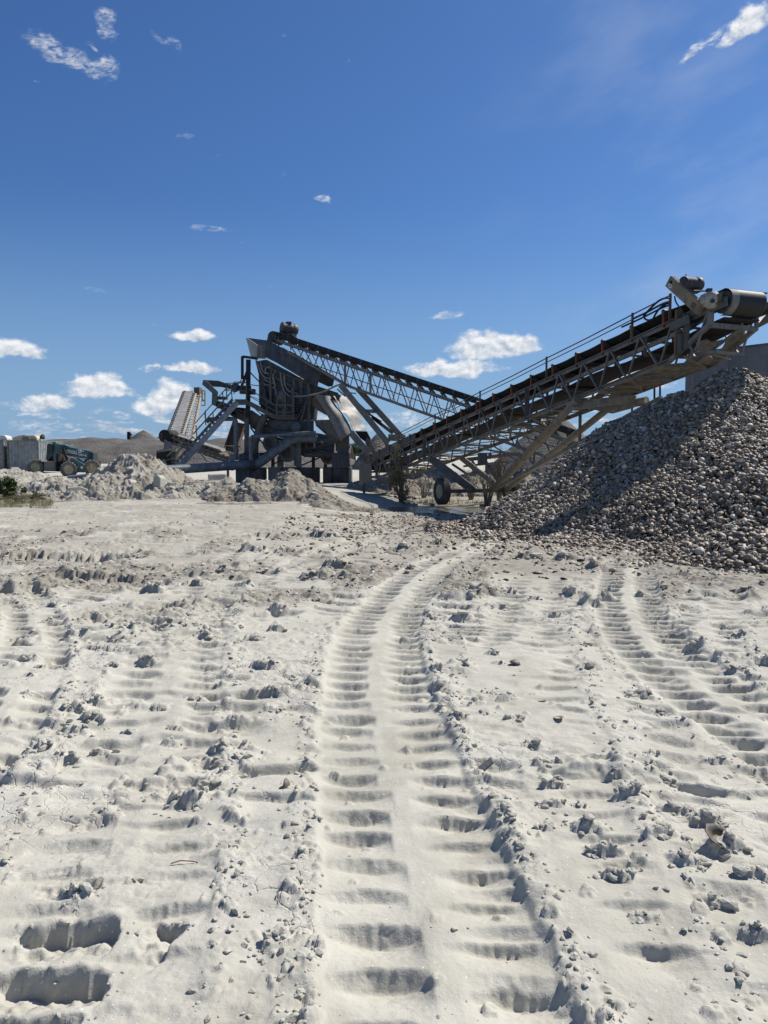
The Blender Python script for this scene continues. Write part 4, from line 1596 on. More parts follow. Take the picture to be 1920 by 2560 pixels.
    def wrap(w0, w1, mat, name, rr):
        rows = []
        for a in np.linspace(math.radians(95), math.radians(-110), 26):
            up = Vector((0, 0, 1)) * math.sin(a) + (KD + Vector((0, 0, 0.177))).normalized() * math.cos(a)
            p = K(1.95, 0, -0.02)
            rows.append([p + KN * w + up * rr for w in np.linspace(w0, w1, 4)])
        MB().sheet(rows, -0.012).build(name, mat, R)
    wrap(0.10, 0.30, M['lagging_pale'], 'worn_belt_edge', 0.266)
    wrap(0.30, 1.08, M['lagging'], 'belt_turn', 0.266)
    # bearing plates and side cheeks
    for w in (-0.03, BW + 0.03):
        m = MB()
        m.beam(K(0.75, w, -0.06), K(2.2, w, -0.10), 0.03, 0.20)
        m.box(K(1.95, w, -0.02), 0.14, 0.14, 0.16)
        m.build('bearing_cheek', M['grey_steel'], R)
    m = MB()
    m.prism([K(1.55, BW + 0.06, -0.42), K(2.35, BW + 0.06, -0.34), K(2.42, BW + 0.06, 0.06), K(2.30, BW + 0.06, 0.20), K(1.9, BW + 0.06, -0.2)], KN * 0.02)
    m.build('far_cheek', M['dusty'], R)
    # head frame: posts and cross tubes
    m = MB()
    m.beam(K(s1, 0, 0.02), K(s1, 0, -0.46), 0.12, 0.12)
    m.beam(K(s1, BW, -0.10), K(s1, BW, -0.46), 0.07, 0.07)
    m.beam(K(s1, 0.92, -0.10), K(s1, 0.92, -0.46), 0.05, 0.05)
    m.beam(K(s1, 0, -0.44), K(s1, BW, -0.44), 0.10, 0.10)
    m.tube([K(s1 + 0.02, -0.02, -0.10), K(s1 + 0.02, BW + 0.02, -0.10)], 0.05, 10)
    m.beam(K(s1, 0.92, -0.44), K(0.6, 0.70, -H), 0.06, 0.05)
    m.beam(K(s1, BW, -0.44), K(0.6, BW, -H), 0.07, 0.06)
    m.build('head_frame', M['pale_steel'], R)
    m = MB()
    m.beam(K(0.86, -0.09, 0.18), K(0.86, -0.09, -0.86), 0.10, 0.12)
    m.build('drive_post', M['rusty'], R)
    m = MB()
    m.beam(K(1.10, -0.06, 0.02), K(1.10, -0.06, -0.76), 0.12, 0.06)
    m.beam(K(0.72, -0.16, -0.16), K(1.28, -0.16, -0.16), 0.03, 0.20)
    m.beam(K(0.98, -0.12, -0.40), K(0.98, -0.12, -0.84), 0.10, 0.06)
    m.build('drive_bracket', M['grey_steel'], R)
    # drive: belt guard, motor, gearbox, torque arm
    Yg = 16.9
    gp = [Q(cF, 592, 124, Yg), Q(cF, 930, 432, Yg), Q(cF, 876, 556, Yg), Q(cF, 530, 240, Yg)]
    guard = MB().prism(gp, KN * 0.13).build('belt_guard', M['tan_paint'], R, bevel=0.012)
    sc = Q(cF, 592, 240, Yg) - KN * 0.004
    gx_ = (gp[1] - gp[0]).normalized()
    gy_ = (gp[3] - gp[0]).normalized()

    def disc(c, r, n=20):
        return [c + gx_ * math.cos(2 * math.pi * k / n) * r + gy_ * math.sin(2 * math.pi * k / n) * r for k in range(n)]
    st = MB().prism(disc(sc, 0.046), -KN * 0.002).build('sticker', M['white_paint'], R)
    st.parent = guard
    m = MB()
    for q in (-0.018, 0.0, 0.018):
        L = 0.036 if q == 0 else 0.028
        m.prism([sc - KN * 0.003 + Vector((-L * 0.95, 0, q - 0.005)) , sc - KN * 0.003 + Vector((L * 0.95, 0, q - 0.005)), sc - KN * 0.003 + Vector((L * 0.95, 0, q + 0.005)), sc - KN * 0.003 + Vector((-L * 0.95, 0, q + 0.005))], -KN * 0.002)
    o = m.build('sticker_stripes', M['sticker_blue'], R)
    o.parent = guard
    hc2 = Q(cF, 603, 200, Yg) - KN * 0.004
    o = MB().prism(disc(hc2, 0.035, 12), -KN * 0.002).build('guard_hole', M['belt'], R)
    o.parent = guard
    dc = Q(cF, 846, 455, Yg) - KN * 0.004
    o = MB().prism([dc - gx_ * 0.055 - gy_ * 0.07, dc + gx_ * 0.055 - gy_ * 0.07, dc + gx_ * 0.055 + gy_ * 0.07, dc - gx_ * 0.055 + gy_ * 0.07], -KN * 0.002).build('inspection_plate', M['rusty'], R)
    o.parent = guard
    mc = Q(cF, 660, 200, Yg) + KN * 0.16
    m = MB()
    prof = [(0.0, 0.10), (0.02, 0.145)]
    for k in range(8):
        prof += [(0.05 + k * 0.035, 0.15), (0.062 + k * 0.035, 0.135), (0.075 + k * 0.035, 0.15)]
    prof += [(0.36, 0.15), (0.365, 0.16), (0.47, 0.158), (0.52, 0.12)]
    m.lathe(mc, KN, prof, 24)
    m.box(mc + KN * 0.2 + Vector((0, 0, -0.17)), 0.42, 0.24, 0.05)
    m.box(mc + KN * 0.22 - KD * 0.14 + Vector((0, 0, 0.08)), 0.16, 0.12, 0.12)
    m.tube([mc + KN * 0.1 + Vector((0, 0, 0.13)), mc + KN * 0.1 + Vector((0, 0, 0.2))], 0.012, 6)
    m.build('drive_motor', M['dark_steel'], R)
    gc = Q(cF, 1020, 395, 16.75) + KN * 0.08
    m = MB()
    m.lathe(gc - KN * 0.12, KN, [(0, 0.10), (0.02, 0.17), (0.16, 0.19), (0.20, 0.15), (0.28, 0.14), (0.30, 0.06)], 20)
    m.box(gc + Vector((0, 0, 0.02)) - KD * 0.16, 0.18, 0.24, 0.28)
    m.lathe(gc - KD * 0.18 - KN * 0.14 + Vector((0, 0, 0.03)), KN, [(0, 0.05), (0.01, 0.09), (0.12, 0.09), (0.13, 0.05)], 16)
    m.build('gearbox', M['gearbox'], R)
    m = MB()
    m.tube([Q(cF, 840, 306, 16.85), Q(cF, 900, 296, 16.85), Q(cF, 990, 292, 16.85)], 0.018, 8)
    m.tube([Q(cF, 850, 300, 16.85), Q(cF, 905, 300, 16.85)], 0.032, 8)
    m.box(Q(cF, 1015, 288, 16.85), 0.10, 0.12, 0.07)
    m.build('torque_arm', M['dark_steel'], R)
    m = MB()
    m.prism([K(1.2, -0.10, -0.10), K(2.1, -0.10, -0.06), K(2.1, -0.10, 0.12), K(1.5, -0.10, 0.06)], KN * 0.03)
    m.build('drive_base', M['drive_green'], R)
    # hydraulic hose loops
    Yh = 18.2
    for pl in ([(300, 590), (310, 560), (380, 480), (470, 400), (550, 370), (595, 385), (590, 410), (530, 425), (440, 470), (330, 530), (170, 605)],
               [(310, 590), (340, 610), (400, 600), (430, 550), (480, 480), (560, 432), (588, 432), (575, 450), (500, 480), (390, 535), (250, 605), (60, 690)]):
        MB().tube([Q(cF, u, v, Yh) for u, v in smooth_path(pl)], 0.024, 6).build('hose', M['black_hose'], R)
    MB().tube([Q(cF, u, v, 17.0) for u, v in smooth_path([(640, 350), (652, 410), (690, 470), (725, 520), (722, 570)])], 0.018, 6).build('hose', M['black_hose'], R)
    # axle, wheels and struts
    A0 = Vector((2.17, 28.7, 0.235))
    wheel(R, A0, KN, 0.505, 0.30, M['tyre'], M['rim_cream'], 0.52)
    wheel(R, A0 + KN * 3.0, KN, 0.505, 0.30, M['tyre'], M['rim_cream'], 0.52)
    m = MB().tube([A0, A0 + KN * 3.0], 0.06, 10)
    m.beam(A0 + KN * 0.3, A0 + KN * 2.7, 0.14, 0.14)
    m.build('axle', M['dark_steel'], R)
    for pts, wd in (((K(-2.9, 0.0, -0.92), A0 + KN * 2.15 + Vector((0, 0, 0.02))), 0.115), ((K(-2.9, BW, -0.92), A0 + KN * 2.75), 0.10)):
        m = MB().tube(pts, wd, 12)
        a, b = pts
        m.tube([a + (b - a) * 0.55, a + (b - a) * 0.57], wd + 0.025, 12)
        m.build('strut', M['dusty'], R)
    m = MB()
    m.beam(K(-12.1, 0.0, -0.92), A0 + KN * 1.35, 0.10, 0.30)
    m.build('strut', M['blue_grey'], R)
    m = MB()
    m.beam(K(-12.1, BW, -0.92), A0 + KN * 2.6, 0.10, 0.2)
    m.beam(K(-5.6, BW, -0.95), A0 + KN * 2.3, 0.09, 0.12)
    m.beam(K(-1.2, BW, -1.25), K(-9.5, BW + 0.2, -2.4), 0.10, 0.10)
    m.beam(K(-4.6, BW, -0.9), K(-4.6, BW, -2.05), 0.08, 0.08)
    m.build('strut', M['dusty'], R)
    # knuckle with mud at the strut's top
    m = MB()
    m.beam(K(-3.3, -0.02, -1.0), K(-2.2, BW, -1.05), 0.22, 0.24)
    m.prism([K(-3.0, 0.2, -0.95), K(-2.2, BW, -0.95), K(-2.3, BW, -1.25), K(-2.6, 0.9, -1.35), K(-2.9, 0.3, -1.15)], Vector((0.06, 0.04, 0)))
    m.tube([K(-2.5, BW, -1.1), K(-1.9, BW + 0.15, -1.15)], 0.12, 10)
    m.build('strut_knuckle', M['mud'], R)
    # tail
    tc = K(s0 - 0.05, 0, 0.0)
    m = MB().lathe(K(s0 + 0.1, 0.1, -0.02), KN, [(0, 0.2), (0, 0.24), (1.15, 0.24), (1.15, 0.2)], 20)
    m.build('tail_drum', M['dark_steel'], R)
    m = MB()
    for w in (-0.06, BW + 0.06):
        m.prism([K(s0 - 0.3, w, -0.9), K(s0 + 1.3, w, -0.95), K(s0 + 1.3, w, -0.1), K(s0 - 0.3, w, 0.1)], KN * 0.02)
    m.beam(K(s0 + 0.2, 0, -0.9), K(s0 + 0.2, 0, -1.6), 0.12, 0.12)
    m.beam(K(s0 + 0.2, BW, -0.9), K(s0 + 0.2, BW, -1.6), 0.12, 0.12)
    m.build('tail_frame', M['grey_steel'], R)
    # hanging chain wire
    MB().tube([K(-7.3, -0.02, -0.2), K(-7.9, 0.2, -1.7)], 0.012, 6).build('hanging_wire', M['dark_steel'], R)


M['sticker_blue'] = steel('sticker_blue', (0.05, 0.12, 0.35), 0.02, 0.1)
M['gearbox'] = rough_mat('gearbox', (0.34, 0.32, 0.27), (0.46, 0.44, 0.38), 8, 0.8, 0.4, 40, c3=(0.12, 0.10, 0.07))
M['drive_green'] = steel('drive_green', (0.10, 0.11, 0.04), 0.35, 0.3)
M['blue_grey'] = steel('blue_grey', (0.080, 0.096, 0.103), 0.2, 0.35)
stacking_conveyor()

# ------------------------------------------------------------------ feed conveyor dropping from the screen's top to the right


M['dark_rust'] = steel('dark_rust', (0.055, 0.04, 0.032), 0.6, 0.2)


def feed_conveyor():
    R = thing('feed_conveyor', 'dark lattice conveyor sloping down from the top of the screening plant', 'conveyor', P(1010, 1195, 42))
    # near-side lines in photograph positions, near truss at depth Ya..Yb, far truss 1.4 m behind
    Ya, Yb = 44.3, 37.0
    # head end and where it passes behind the long conveyor
    topA, topB = cA(762, 172), (1452, 1112)
    belA, belB = cA(742, 128), (1452, 1086)

    T0, T1 = P(*topA, Ya), P(*topB, Yb)
    L0, L1 = P(*belA, Ya), P(*belB, Yb)
    back = Vector((0.26, 1.35, 0.0))

    def tp(t, w=0.0):
        return T0 + (T1 - T0) * t + back * w

    def bt(t, w=0.0):
        q = tp(t, w)
        d = 0.30 + 0.85 * min(1.0, t / 0.26)
        return q - Vector((0, 0, d))

    def bl(t, w=0.0):
        return L0 + (L1 - L0) * t + back * w
    for w in (0, 1):
        MB().beam(tp(0, w), tp(1, w), 0.10, 0.13).build('top_chord', M['rusty'] if w else M['pale_steel'], R)
        m = MB()
        m.beam(bt(0.02, w), bt(0.26, w), 0.10, 0.12)
        m.beam(bt(0.26, w), bt(1, w), 0.10, 0.14)
        m.build('bottom_chord', M['pale_steel'] if w == 0 else M['rusty'], R)
        n = 17
        lattice(R, 'truss_web', M['dark_steel'] if w else M['pale_steel'], lambda i: tp(min(0.05 + i * 0.056, 1), w), lambda i: bt(min(0.05 + i * 0.056, 1), w), n, 0.055 if w else 0.07)
    for t in (0.255, 0.345):
        MB().beam(tp(t), bt(t), 0.13, 0.13).build('truss_post', M['pale_steel'], R)
    # belt and idlers
    rows = [[bl(t, 0) + Vector((0, 0, 0.02)), bl(t, 0.2) - Vector((0, 0, 0.13)), bl(t, 0.8) - Vector((0, 0, 0.13)), bl(t, 1) + Vector((0, 0, 0.02))] for t in np.linspace(0.0, 1, 50)]
    MB().sheet(rows, 0.03).build('carrying_belt', M['belt'], R)
    MB().beam(bl(0.03, -0.02) - Vector((0, 0, 0.02)), bl(1, -0.02) - Vector((0, 0, 0.02)), 0.03, 0.30).build('belt_edge', M['belt'], R)
    MB().sheet([[bl(t, 0.1) - Vector((0, 0, 1.0)), bl(t, 0.9) - Vector((0, 0, 1.0))] for t in np.linspace(0.10, 1, 30)], 0.03).build('return_belt', M['belt'], R)
    for k in range(25):
        t = 0.055 + k * 0.038
        m = MB()
        for w in (0, 1):
            m.beam(tp(t, w), bl(t, w) - Vector((0, 0, 0.1)), 0.10, 0.06)
            m.beam(tp(t + 0.012, w), bl(t, w) - Vector((0, 0, 0.16)), 0.06, 0.05)
        m.beam(tp(t, 0), tp(t, 1), 0.06, 0.06)
        idl = m.build('idler_bracket', M['dark_rust'], R)
        m = MB().tube([bl(t, -0.06) + Vector((0, 0, 0.04)), bl(t, 0.1) + Vector((0, 0, -0.02))], 0.085, 8)
        m.tube([bl(t, 0.15) - Vector((0, 0, 0.22)), bl(t, 0.85) - Vector((0, 0, 0.22))], 0.08, 8)
        o = m.build('roller', M['dark_steel'], R)
        o.parent = idl
    # head drum, plate with motor
    hd = P(*cA(738, 150), 44.4)
    MB().lathe(hd, (0.19, 1, 0), [(0, 0.2), (0, 0.32), (1.3, 0.32), (1.3, 0.2)], 20).build('head_drum', M['dark_steel'], R)
    m = MB()
    p1, p2 = P(*cA(742, 122), 44.2), P(*cA(860, 145), 44.2)
    m.prism([p1, p2, p2 + Vector((0.1, 1.5, 0)), p1 + Vector((0.1, 1.5, 0))], (0, 0, 0.05))
    for u, v in ((752, 130), (846, 150), (772, 130)):
        q = P(*cA(u, v), 44.3)
        m.beam(q, q - Vector((0, 0, 0.75)), 0.06, 0.06)
    m.build('motor_plate', M['grey_steel'], R)
    mc = P(*cA(786, 97), 44.5)
    m = MB()
    prof = [(0, 0.25), (0.02, 0.32)]
    for k in range(6):
        prof += [(0.06 + k * 0.10, 0.36), (0.11 + k * 0.10, 0.32)]
    prof += [(0.70, 0.36), (0.90, 0.35), (1.0, 0.22)]
    m.lathe(mc, (0.9, 0.45, -0.08), prof, 18)
    m.box(mc + Vector((0.4, 0.2, -0.36)), 0.9, 0.5, 0.14)
    m.box(mc + Vector((0.45, 0.1, 0.2)), 0.3, 0.3, 0.3)
    m.build('drive_motor', M['dark_steel'], R)
    MB().tube([P(*cA(u, v), 44.3) for u, v in ((855, 135), (900, 172))], 0.025, 6).build('stay_rod', M['dark_steel'], R)
    # slanting legs down to the ground
    m = MB()
    lines(m, cA, 42.2, [(1150, 445, 1440, 800, 36)], 0.2)
    m.build('leg', M['pale_steel'], R)
    m = MB()
    lines(m, cA, 43.4, [(1250, 462, 1530, 772, 34)], 0.2)
    m.build('leg', M['pale_steel'], R)
    m = MB()
    lines(m, cA, 42.8, [(1290, 605, 1375, 605, 22, 0, 0.6), (1235, 535, 1400, 690, 9), (1340, 640, 1470, 740, 20), (1320, 620, 1400, 670, 10), (1200, 492, 1245, 497, 6)], 0.1)
    m.build('leg_brace', M['grey_steel'], R)
    m = MB()
    lines(m, cA, 42.4, [(1440, 765, 1545, 770, 40), (1430, 800, 1500, 1000, 26), (1520, 770, 1560, 990, 24)], 0.2)
    m.build('leg_foot', M['dusty'], R)
    # tail portion near the ground
    m = MB()
    for w in (0, 1):
        q = tp(0.97, w)
        m.beam(q, Vector((q.x, q.y, -0.2)), 0.14, 0.14)
    m.build('tail_post', M['grey_steel'], R)


feed_conveyor()

# ------------------------------------------------------------------ screening plant
def screening_plant():
    Y = 45.0
    R = thing('screening_plant', 'tall dark steel screening plant on concrete blocks with stairs, hoses and pale chute', 'screening plant', P(760, 1205, Y))
    G_, D_, B_, PL = M['grey_steel'], M['dark_steel'], M['blue_dark'], M['pale_steel']

    # screen box and its ribs
    m = MB()
    poly(m, cA, 44.3, [(630, 300), (700, 290), (850, 370), (960, 435), (1110, 492), (1150, 506), (1138, 545), (1000, 512), (986, 655), (880, 662), (700, 652), (655, 560), (650, 380)], 2.1)
    box = m.build('screen_box', M['box_steel'], R)
    m = MB()
    for u, v1, v2 in ((727, 330, 560), (800, 365, 600), (866, 398, 652), (910, 420, 655), (956, 440, 672), (680, 320, 520)):
        lines(m, cA, 44.2, [(u, v1, u, v2, 13)], 0.16)
    lines(m, cA, 44.18, [(735, 392, 888, 472, 14), (640, 312, 965, 442, 10), (665, 345, 735, 400, 10), (655, 545, 860, 600, 12)], 0.14)
    o = m.build('box_rib', G_, R)
    o.parent = box
    # stones lying on the top deck, bright in the sun
    r = np.random.default_rng(31)
    n = 260
    t = r.random(n)
    pp = np.array([list(Q(cA, 835 + 95 * a, 385 + 30 * a - 6 * b, 44.35 + 1.2 * c)) for a, b, c in zip(t, r.random(n), r.random(n))])
    vs, fc = rock_variants(4, 1, 33)
    o = scatter('screened_stone', vs, fc, pp - np.array(list(R.location)), r.uniform(0.04, 0.085, n), rand_rot(n, r), M['stone_pale'], R)
    o['kind'] = 'stuff'
    # lattice screen edge under the splash plate
    m = MB()
    lines(m, cA, 44.6, [(1000, 455, 1135, 500, 12), (1130, 470, 1180, 515, 8), (720, 318, 1010, 455, 8)], 0.1)
    m.build('deck_edge', D_, R)
    # splash plates
    m = MB()
    poly(m, cA, 43.95, [(706, 150), (730, 185), (745, 192), (1030, 358), (1008, 462), (960, 430), (760, 310), (690, 275), (684, 240)], 0.05)
    m.build('splash_plate', B_, R)
    m = MB()
    poly(m, cA, 45.9, [(1015, 350), (1112, 412), (1102, 452), (1075, 455), (1000, 420)], 0.06)
    poly(m, cA, 46.2, [(740, 190), (1010, 330), (1010, 420), (760, 290)], 0.04)
    m.build('back_plate', D_, R)
    # feed hopper
    fl, bl_, br, fr = Q(cA, 645, 206, 44.1), Q(cA, 577, 160, 46.4), Q(cA, 700, 176, 46.4), Q(cA, 697, 202, 44.1)
    f2, b2, b3, f3 = Q(cA, 642, 282, 44.3), Q(cA, 606, 274, 46.2), Q(cA, 690, 280, 46.2), Q(cA, 690, 286, 44.3)
    m = MB()
    for q in ((fl, bl_, b2, f2), (bl_, br, b3, b2), (fr, fl, f2, f3), (br, fr, f3, b3)):
        nn = (q[1] - q[0]).cross(q[3] - q[0]).normalized() * 0.03
        m.prism(q, nn)
    m.beam(bl_, fl, 0.07, 0.07)
    m.beam(bl_, br, 0.06, 0.06)
    lines(m, cA, 44.05, [(645, 206, 642, 282, 6), (668, 210, 668, 284, 4)], 0.08)
    m.build('feed_hopper', M['sheet_dull'], R)
    # hoses
    Yh = 44.0
    for pl in ([(440, 600), (480, 700), (510, 780), (560, 845), (625, 862)], [(500, 620), (518, 720), (560, 785), (620, 795)], [(560, 870), (600, 905), (640, 900)],
               [(550, 930), (590, 955), (640, 950)], [(700, 770), (680, 830), (690, 900), (705, 970), (655, 1002)], [(720, 755), (685, 800), (672, 860), (690, 930)],
               [(780, 780), (788, 880), (815, 1000), (870, 1085), (940, 1112)], [(838, 812), (835, 900), (860, 1000), (935, 1055), (990, 1060), (1005, 1090)],
               [(640, 700), (580, 720), (575, 770), (610, 800)], [(690, 970), (715, 1040), (715, 1100)], [(660, 930), (690, 925), (692, 880)]):
        MB().tube([Q(cB, u, v, Yh) for u, v in smooth_path(pl)], 0.042, 7).build('hose', M['hose'], R)
    MB().tube([Q(cB, u, v, 43.6) for u, v in smooth_path([(960, 1108), (1100, 1106), (1300, 1072), (1450, 1012), (1560, 960), (1660, 930)])], 0.05, 7).build('hose', M['hose'], R)
    for L in ((640, 840, 645, 1200, 34), (945, 1000, 955, 1390, 40), (1170, 935, 1182, 1470, 30), (1160, 1150, 1060, 1450, 24), (990, 1350, 1000, 1430, 26)):
        lines(MB(), cB, 43.95, [L], 0.14).build('hose_stand', G_, R)
    for L in ((1170, 1140, 990, 1450, 12), (1150, 1230, 1215, 1205, 14)):
        lines(MB(), cB, 43.8, [L], 0.05).build('stay_rod', G_, R)
    # round covers
    m = MB()
    m.lathe(Q(cB, 790, 1110, 44.2), (0, -1, 0), [(0, 0.33), (0.10, 0.30), (0.13, 0.0)], 20)
    m.build('bearing_cover', M['sheet_dull'], R).scale = (1, 1, 1)
    m = MB()
    m.lathe(Q(cB, 990, 1535, 43.6), (-0.2, -1, 0.0), [(-0.9, 0.17), (-0.05, 0.17), (-0.05, 0.30), (0.02, 0.30), (0.05, 0.0)], 20)
    m.build('pipe_cap', M['pipe_grey'], R)
    m = MB()
    lines(m, cB, 44.0, [(560, 1010, 560, 1230, 70), (570, 1120, 620, 1220, 50)], 0.2)
    m.build('vibrator_motor', D_, R)
    # coil spring
    c0 = Q(cB, 1015, 1310, 44.0)
    pts = [c0 + Vector((0.17 * math.cos(a), 0.17 * math.sin(a), -0.42 + 0.84 * a / (2 * math.pi * 6))) for a in np.linspace(0, 2 * math.pi * 6, 84)]
    MB().tube(pts, 0.035, 6).build('coil_spring', D_, R)
    # platform, walkway and guard rails
    m = MB()
    lines(m, cA, 43.3, [(515, 552, 588, 552, 30)], 0.10)
    lines(m, cA, 43.3, [(586, 556, 752, 642, 24), (750, 648, 870, 648, 16)], 0.10)
    lines(m, cA, 43.9, [(515, 540, 590, 540, 8), (590, 545, 755, 630, 7)], 1.0)
    m.build('walkway', G_, R)
    m = MB()
    lines(m, cA, 43.2, [(453, 435, 577, 432, 5), (455, 480, 575, 480, 4), (455, 435, 455, 525, 5), (576, 430, 576, 550, 5), (500, 428, 500, 500, 5), (500, 427, 575, 427, 4)], 0.05)
    lines(m, cA, 43.2, [(592, 443, 655, 450, 5), (592, 470, 755, 572, 6), (592, 510, 655, 535, 4), (592, 512, 752, 605, 4), (655, 450, 655, 565, 5), (755, 568, 755, 650, 7), (700, 535, 700, 610, 4)], 0.05)
    m.build('guard_rail', G_, R)
    m = MB()
    lines(m, cA, 43.1, [(763, 512, 763, 650, 8), (813, 510, 813, 652, 9), (765, 512, 815, 512, 5), (755, 568, 865, 570, 9), (760, 610, 866, 610, 6), (757, 634, 866, 634, 6), (864, 462, 864, 645, 12), (800, 590, 800, 650, 4)], 0.06)
    m.build('landing_ladder', G_, R)
    # uprights
    m = MB()
    lines(m, cA, 43.5, [(588, 290, 585, 645, 13)], 0.25)
    lines(m, cA, 43.5, [(552, 272, 645, 284, 14), (551, 270, 551, 410, 11)], 0.15)
    m.build('black_post', M['belt'], R)
    m = MB()
    lines(m, cA, 43.7, [(587, 345, 538, 478, 15), (600, 370, 655, 427, 7), (600, 704, 692, 822, 9), (620, 765, 690, 765, 5)], 0.1)
    m.build('diagonal_brace', D_, R)
    m = MB()
    lines(m, cA, 43.8, [(578, 640, 578, 893, 26)], 0.25)
    m.build('leg', G_, R)
    m = MB()
    pipes(m, cA, 43.7, [[(690, 628), (660, 690), (640, 760), (605, 893)]], 0.21, 10)
    m.build('leg', G_, R)
    m = MB()
    lines(m, cA, 43.9, [(893, 735, 895, 948, 27), (882, 800, 882, 940, 6)], 0.3)
    m.build('leg', M['blue_grey'], R)
    m = MB()
    lines(m, cA, 46.4, [(786, 880, 786, 945, 36)], 0.4)
    m.build('leg', M['concrete_dark'], R)
    # long launder falling to the right under the box
    m = MB()
    m2 = [(400, 540), (440, 552), (500, 590), (560, 590), (640, 655), (700, 690), (760, 742), (700, 745), (600, 690), (480, 632), (455, 600)]
    poly(m, cA, 44.2, m2, 1.6)
    m.build('launder', M['launder'], R)
    m = MB()
    lines(m, cA, 44.05, [(400, 545, 760, 745, 10), (510, 590, 700, 668, 10)], 0.12)
    poly(m, cA, 43.95, [(560, 590), (610, 600), (700, 660), (690, 690), (640, 670), (560, 625)], 0.1)
    m.build('launder_lip', G_, R)
    # chassis and belly
    m = MB()
    poly(m, cA, 44.15, [(690, 655), (760, 660), (905, 665), (905, 735), (995, 735), (1125, 762), (1112, 800), (880, 800), (720, 745)], 2.0)
    m.build('chassis', M['blue_grey'], R)
    m = MB()
    poly(m, cA, 44.05, [(890, 663), (985, 663), (985, 728), (900, 732)], 0.2)
    m.build('control_box', M['blue_dark'], R)
    m = MB()
    poly(m, cA, 44.4, [(905, 800), (1105, 800), (1105, 882), (1060, 888), (930, 885), (905, 870)], 1.8)
    lines(m, cA, 44.1, [(900, 845, 1110, 800, 9), (930, 870, 1100, 868, 16)], 0.1)
    pipes(m, cA, 44.0, [[(940, 800), (945, 830), (980, 860), (1030, 850), (1090, 860)]], 0.06)
    m.build('underbelly', D_, R)
    m = MB()
    pipes(m, cA, 43.9, [[(990, 790), (990, 832)], [(1038, 785), (1038, 805)], [(1028, 792), (1048, 792)]], 0.07, 6)
    m.build('valve', M['sheet_dull'], R)
    m = MB()
    poly(m, cA, 44.0, [(1096, 862), (1200, 862), (1200, 952), (1096, 952)], 1.5)
    lines(m, cA, 43.9, [(1096, 862, 1203, 862, 9), (1200, 860, 1206, 945, 8), (1130, 850, 1200, 850, 20)], 0.1)
    m.build('corner_leg_box', M['blue_dark'], R)
    # back legs and braces glimpsed through the plant
    for L in ((640, 640, 640, 893, 16), (738, 745, 738, 948, 18), (985, 795, 985, 948, 18), (1062, 800, 1058, 948, 16)):
        lines(MB(), cA, 46.3, [L], 0.2).build('leg', D_, R)
    m = MB()
    lines(m, cA, 46.2, [(600, 866, 1100, 850, 12), (640, 885, 880, 760, 9), (900, 940, 1090, 860, 8), (738, 930, 985, 800, 8), (560, 720, 640, 890, 8)], 0.1)
    m.build('cross_brace', D_, R)
    pipes(MB(), cA, 45.2, [smooth_path([(600, 690), (680, 740), (760, 770), (860, 800), (960, 820), (1090, 812)], 3)], 0.09, 8).build('bent_pipe', D_, R)
    # cables and thin conduits hanging on the near side
    for pl in ([(700, 655), (720, 700), (800, 722), (900, 700)], [(905, 735), (940, 760), (1000, 752), (1060, 775)], [(600, 560), (640, 600), (690, 640), (760, 655)], [(960, 440), (975, 520), (965, 600), (985, 655)]):
        MB().tube([Q(cA, u, v, 43.85) for u, v in smooth_path(pl)], 0.03, 6).build('cable', M['black_hose'], R)
    # wheels of the trailer chassis
    for u, v, rr_, yy_ in ((728, 800, 0.50, 44.0), (826, 855, 0.56, 43.95), (1078, 880, 0.50, 46.2)):
        wheel(R, Q(cA, u, v, yy_), (-0.42, -0.9, 0), rr_, 0.34, M['tyre_mud'], M['dark_steel'], 0.55, False)
    # triangular lower hopper
    m = MB()
    poly(m, cA, 43.95, [(990, 660), (1112, 655), (1148, 752), (1122, 798), (1000, 692)], 1.8)
    m.build('lower_hopper', M['hopper_brown'], R)
    m = MB()
    poly(m, cA, 43.9, [(930, 520), (985, 520), (1130, 640), (1120, 660), (1010, 600)], 0.06)
    lines(m, cA, 43.85, [(985, 520, 1120, 622, 8), (1000, 690, 1122, 798, 7)], 0.1)
    m.build('side_lip', M['rusty'], R)
    # chute: near hanging flap and broad bright sheet
    e1 = smooth_path([(985, 500), (1030, 560), (1075, 640), (1110, 710), (1140, 770), (1150, 790)], 3)
    e2 = smooth_path([(1085, 512), (1125, 575), (1165, 625), (1200, 680), (1222, 730), (1226, 728)], 3)
    rows = [[Q(cA, a[0], a[1], 43.75), Q(cA, a[0] * 0.66 + b[0] * 0.34, a[1] * 0.66 + b[1] * 0.34, 43.65 + 0.08 * math.sin(i)), Q(cA, a[0] * 0.33 + b[0] * 0.67, a[1] * 0.33 + b[1] * 0.67, 43.8), Q(cA, b[0], b[1], 44.15)] for i, (a, b) in enumerate(zip(e1, e2))]
    MB().sheet(rows, 0.03).build('chute_flap', M['sheet_dull'], R)
    e1 = smooth_path([(1100, 512), (1128, 548), (1150, 595), (1195, 640), (1215, 690), (1240, 725)], 4)
    e2 = smooth_path([(1190, 515), (1222, 552), (1255, 600), (1275, 640), (1290, 680), (1308, 724)], 4)
    rows = []
    for i, (a, b) in enumerate(zip(e1, e2)):
        row = []
        for j in range(7):
            f = j / 6
            row.append(Q(cA, a[0] * (1 - f) + b[0] * f, a[1] * (1 - f) + b[1] * f, 44.1 + 1.7 * f) + Vector((0, 0, 0.06 * math.sin(i * 0.62 + f * 2.2) + 0.03 * math.sin(i * 1.3 - f * 4))))
        rows.append(row)
    MB().sheet(rows, 0.03).build('chute_sheet', M['sheet'], R)
    m = MB()
    poly(m, cA, 44.4, [(1238, 727), (1310, 727), (1335, 775), (1312, 800), (1270, 770)], 1.2)
    m.build('chute_throat', M['belt'], R)
    m = MB()
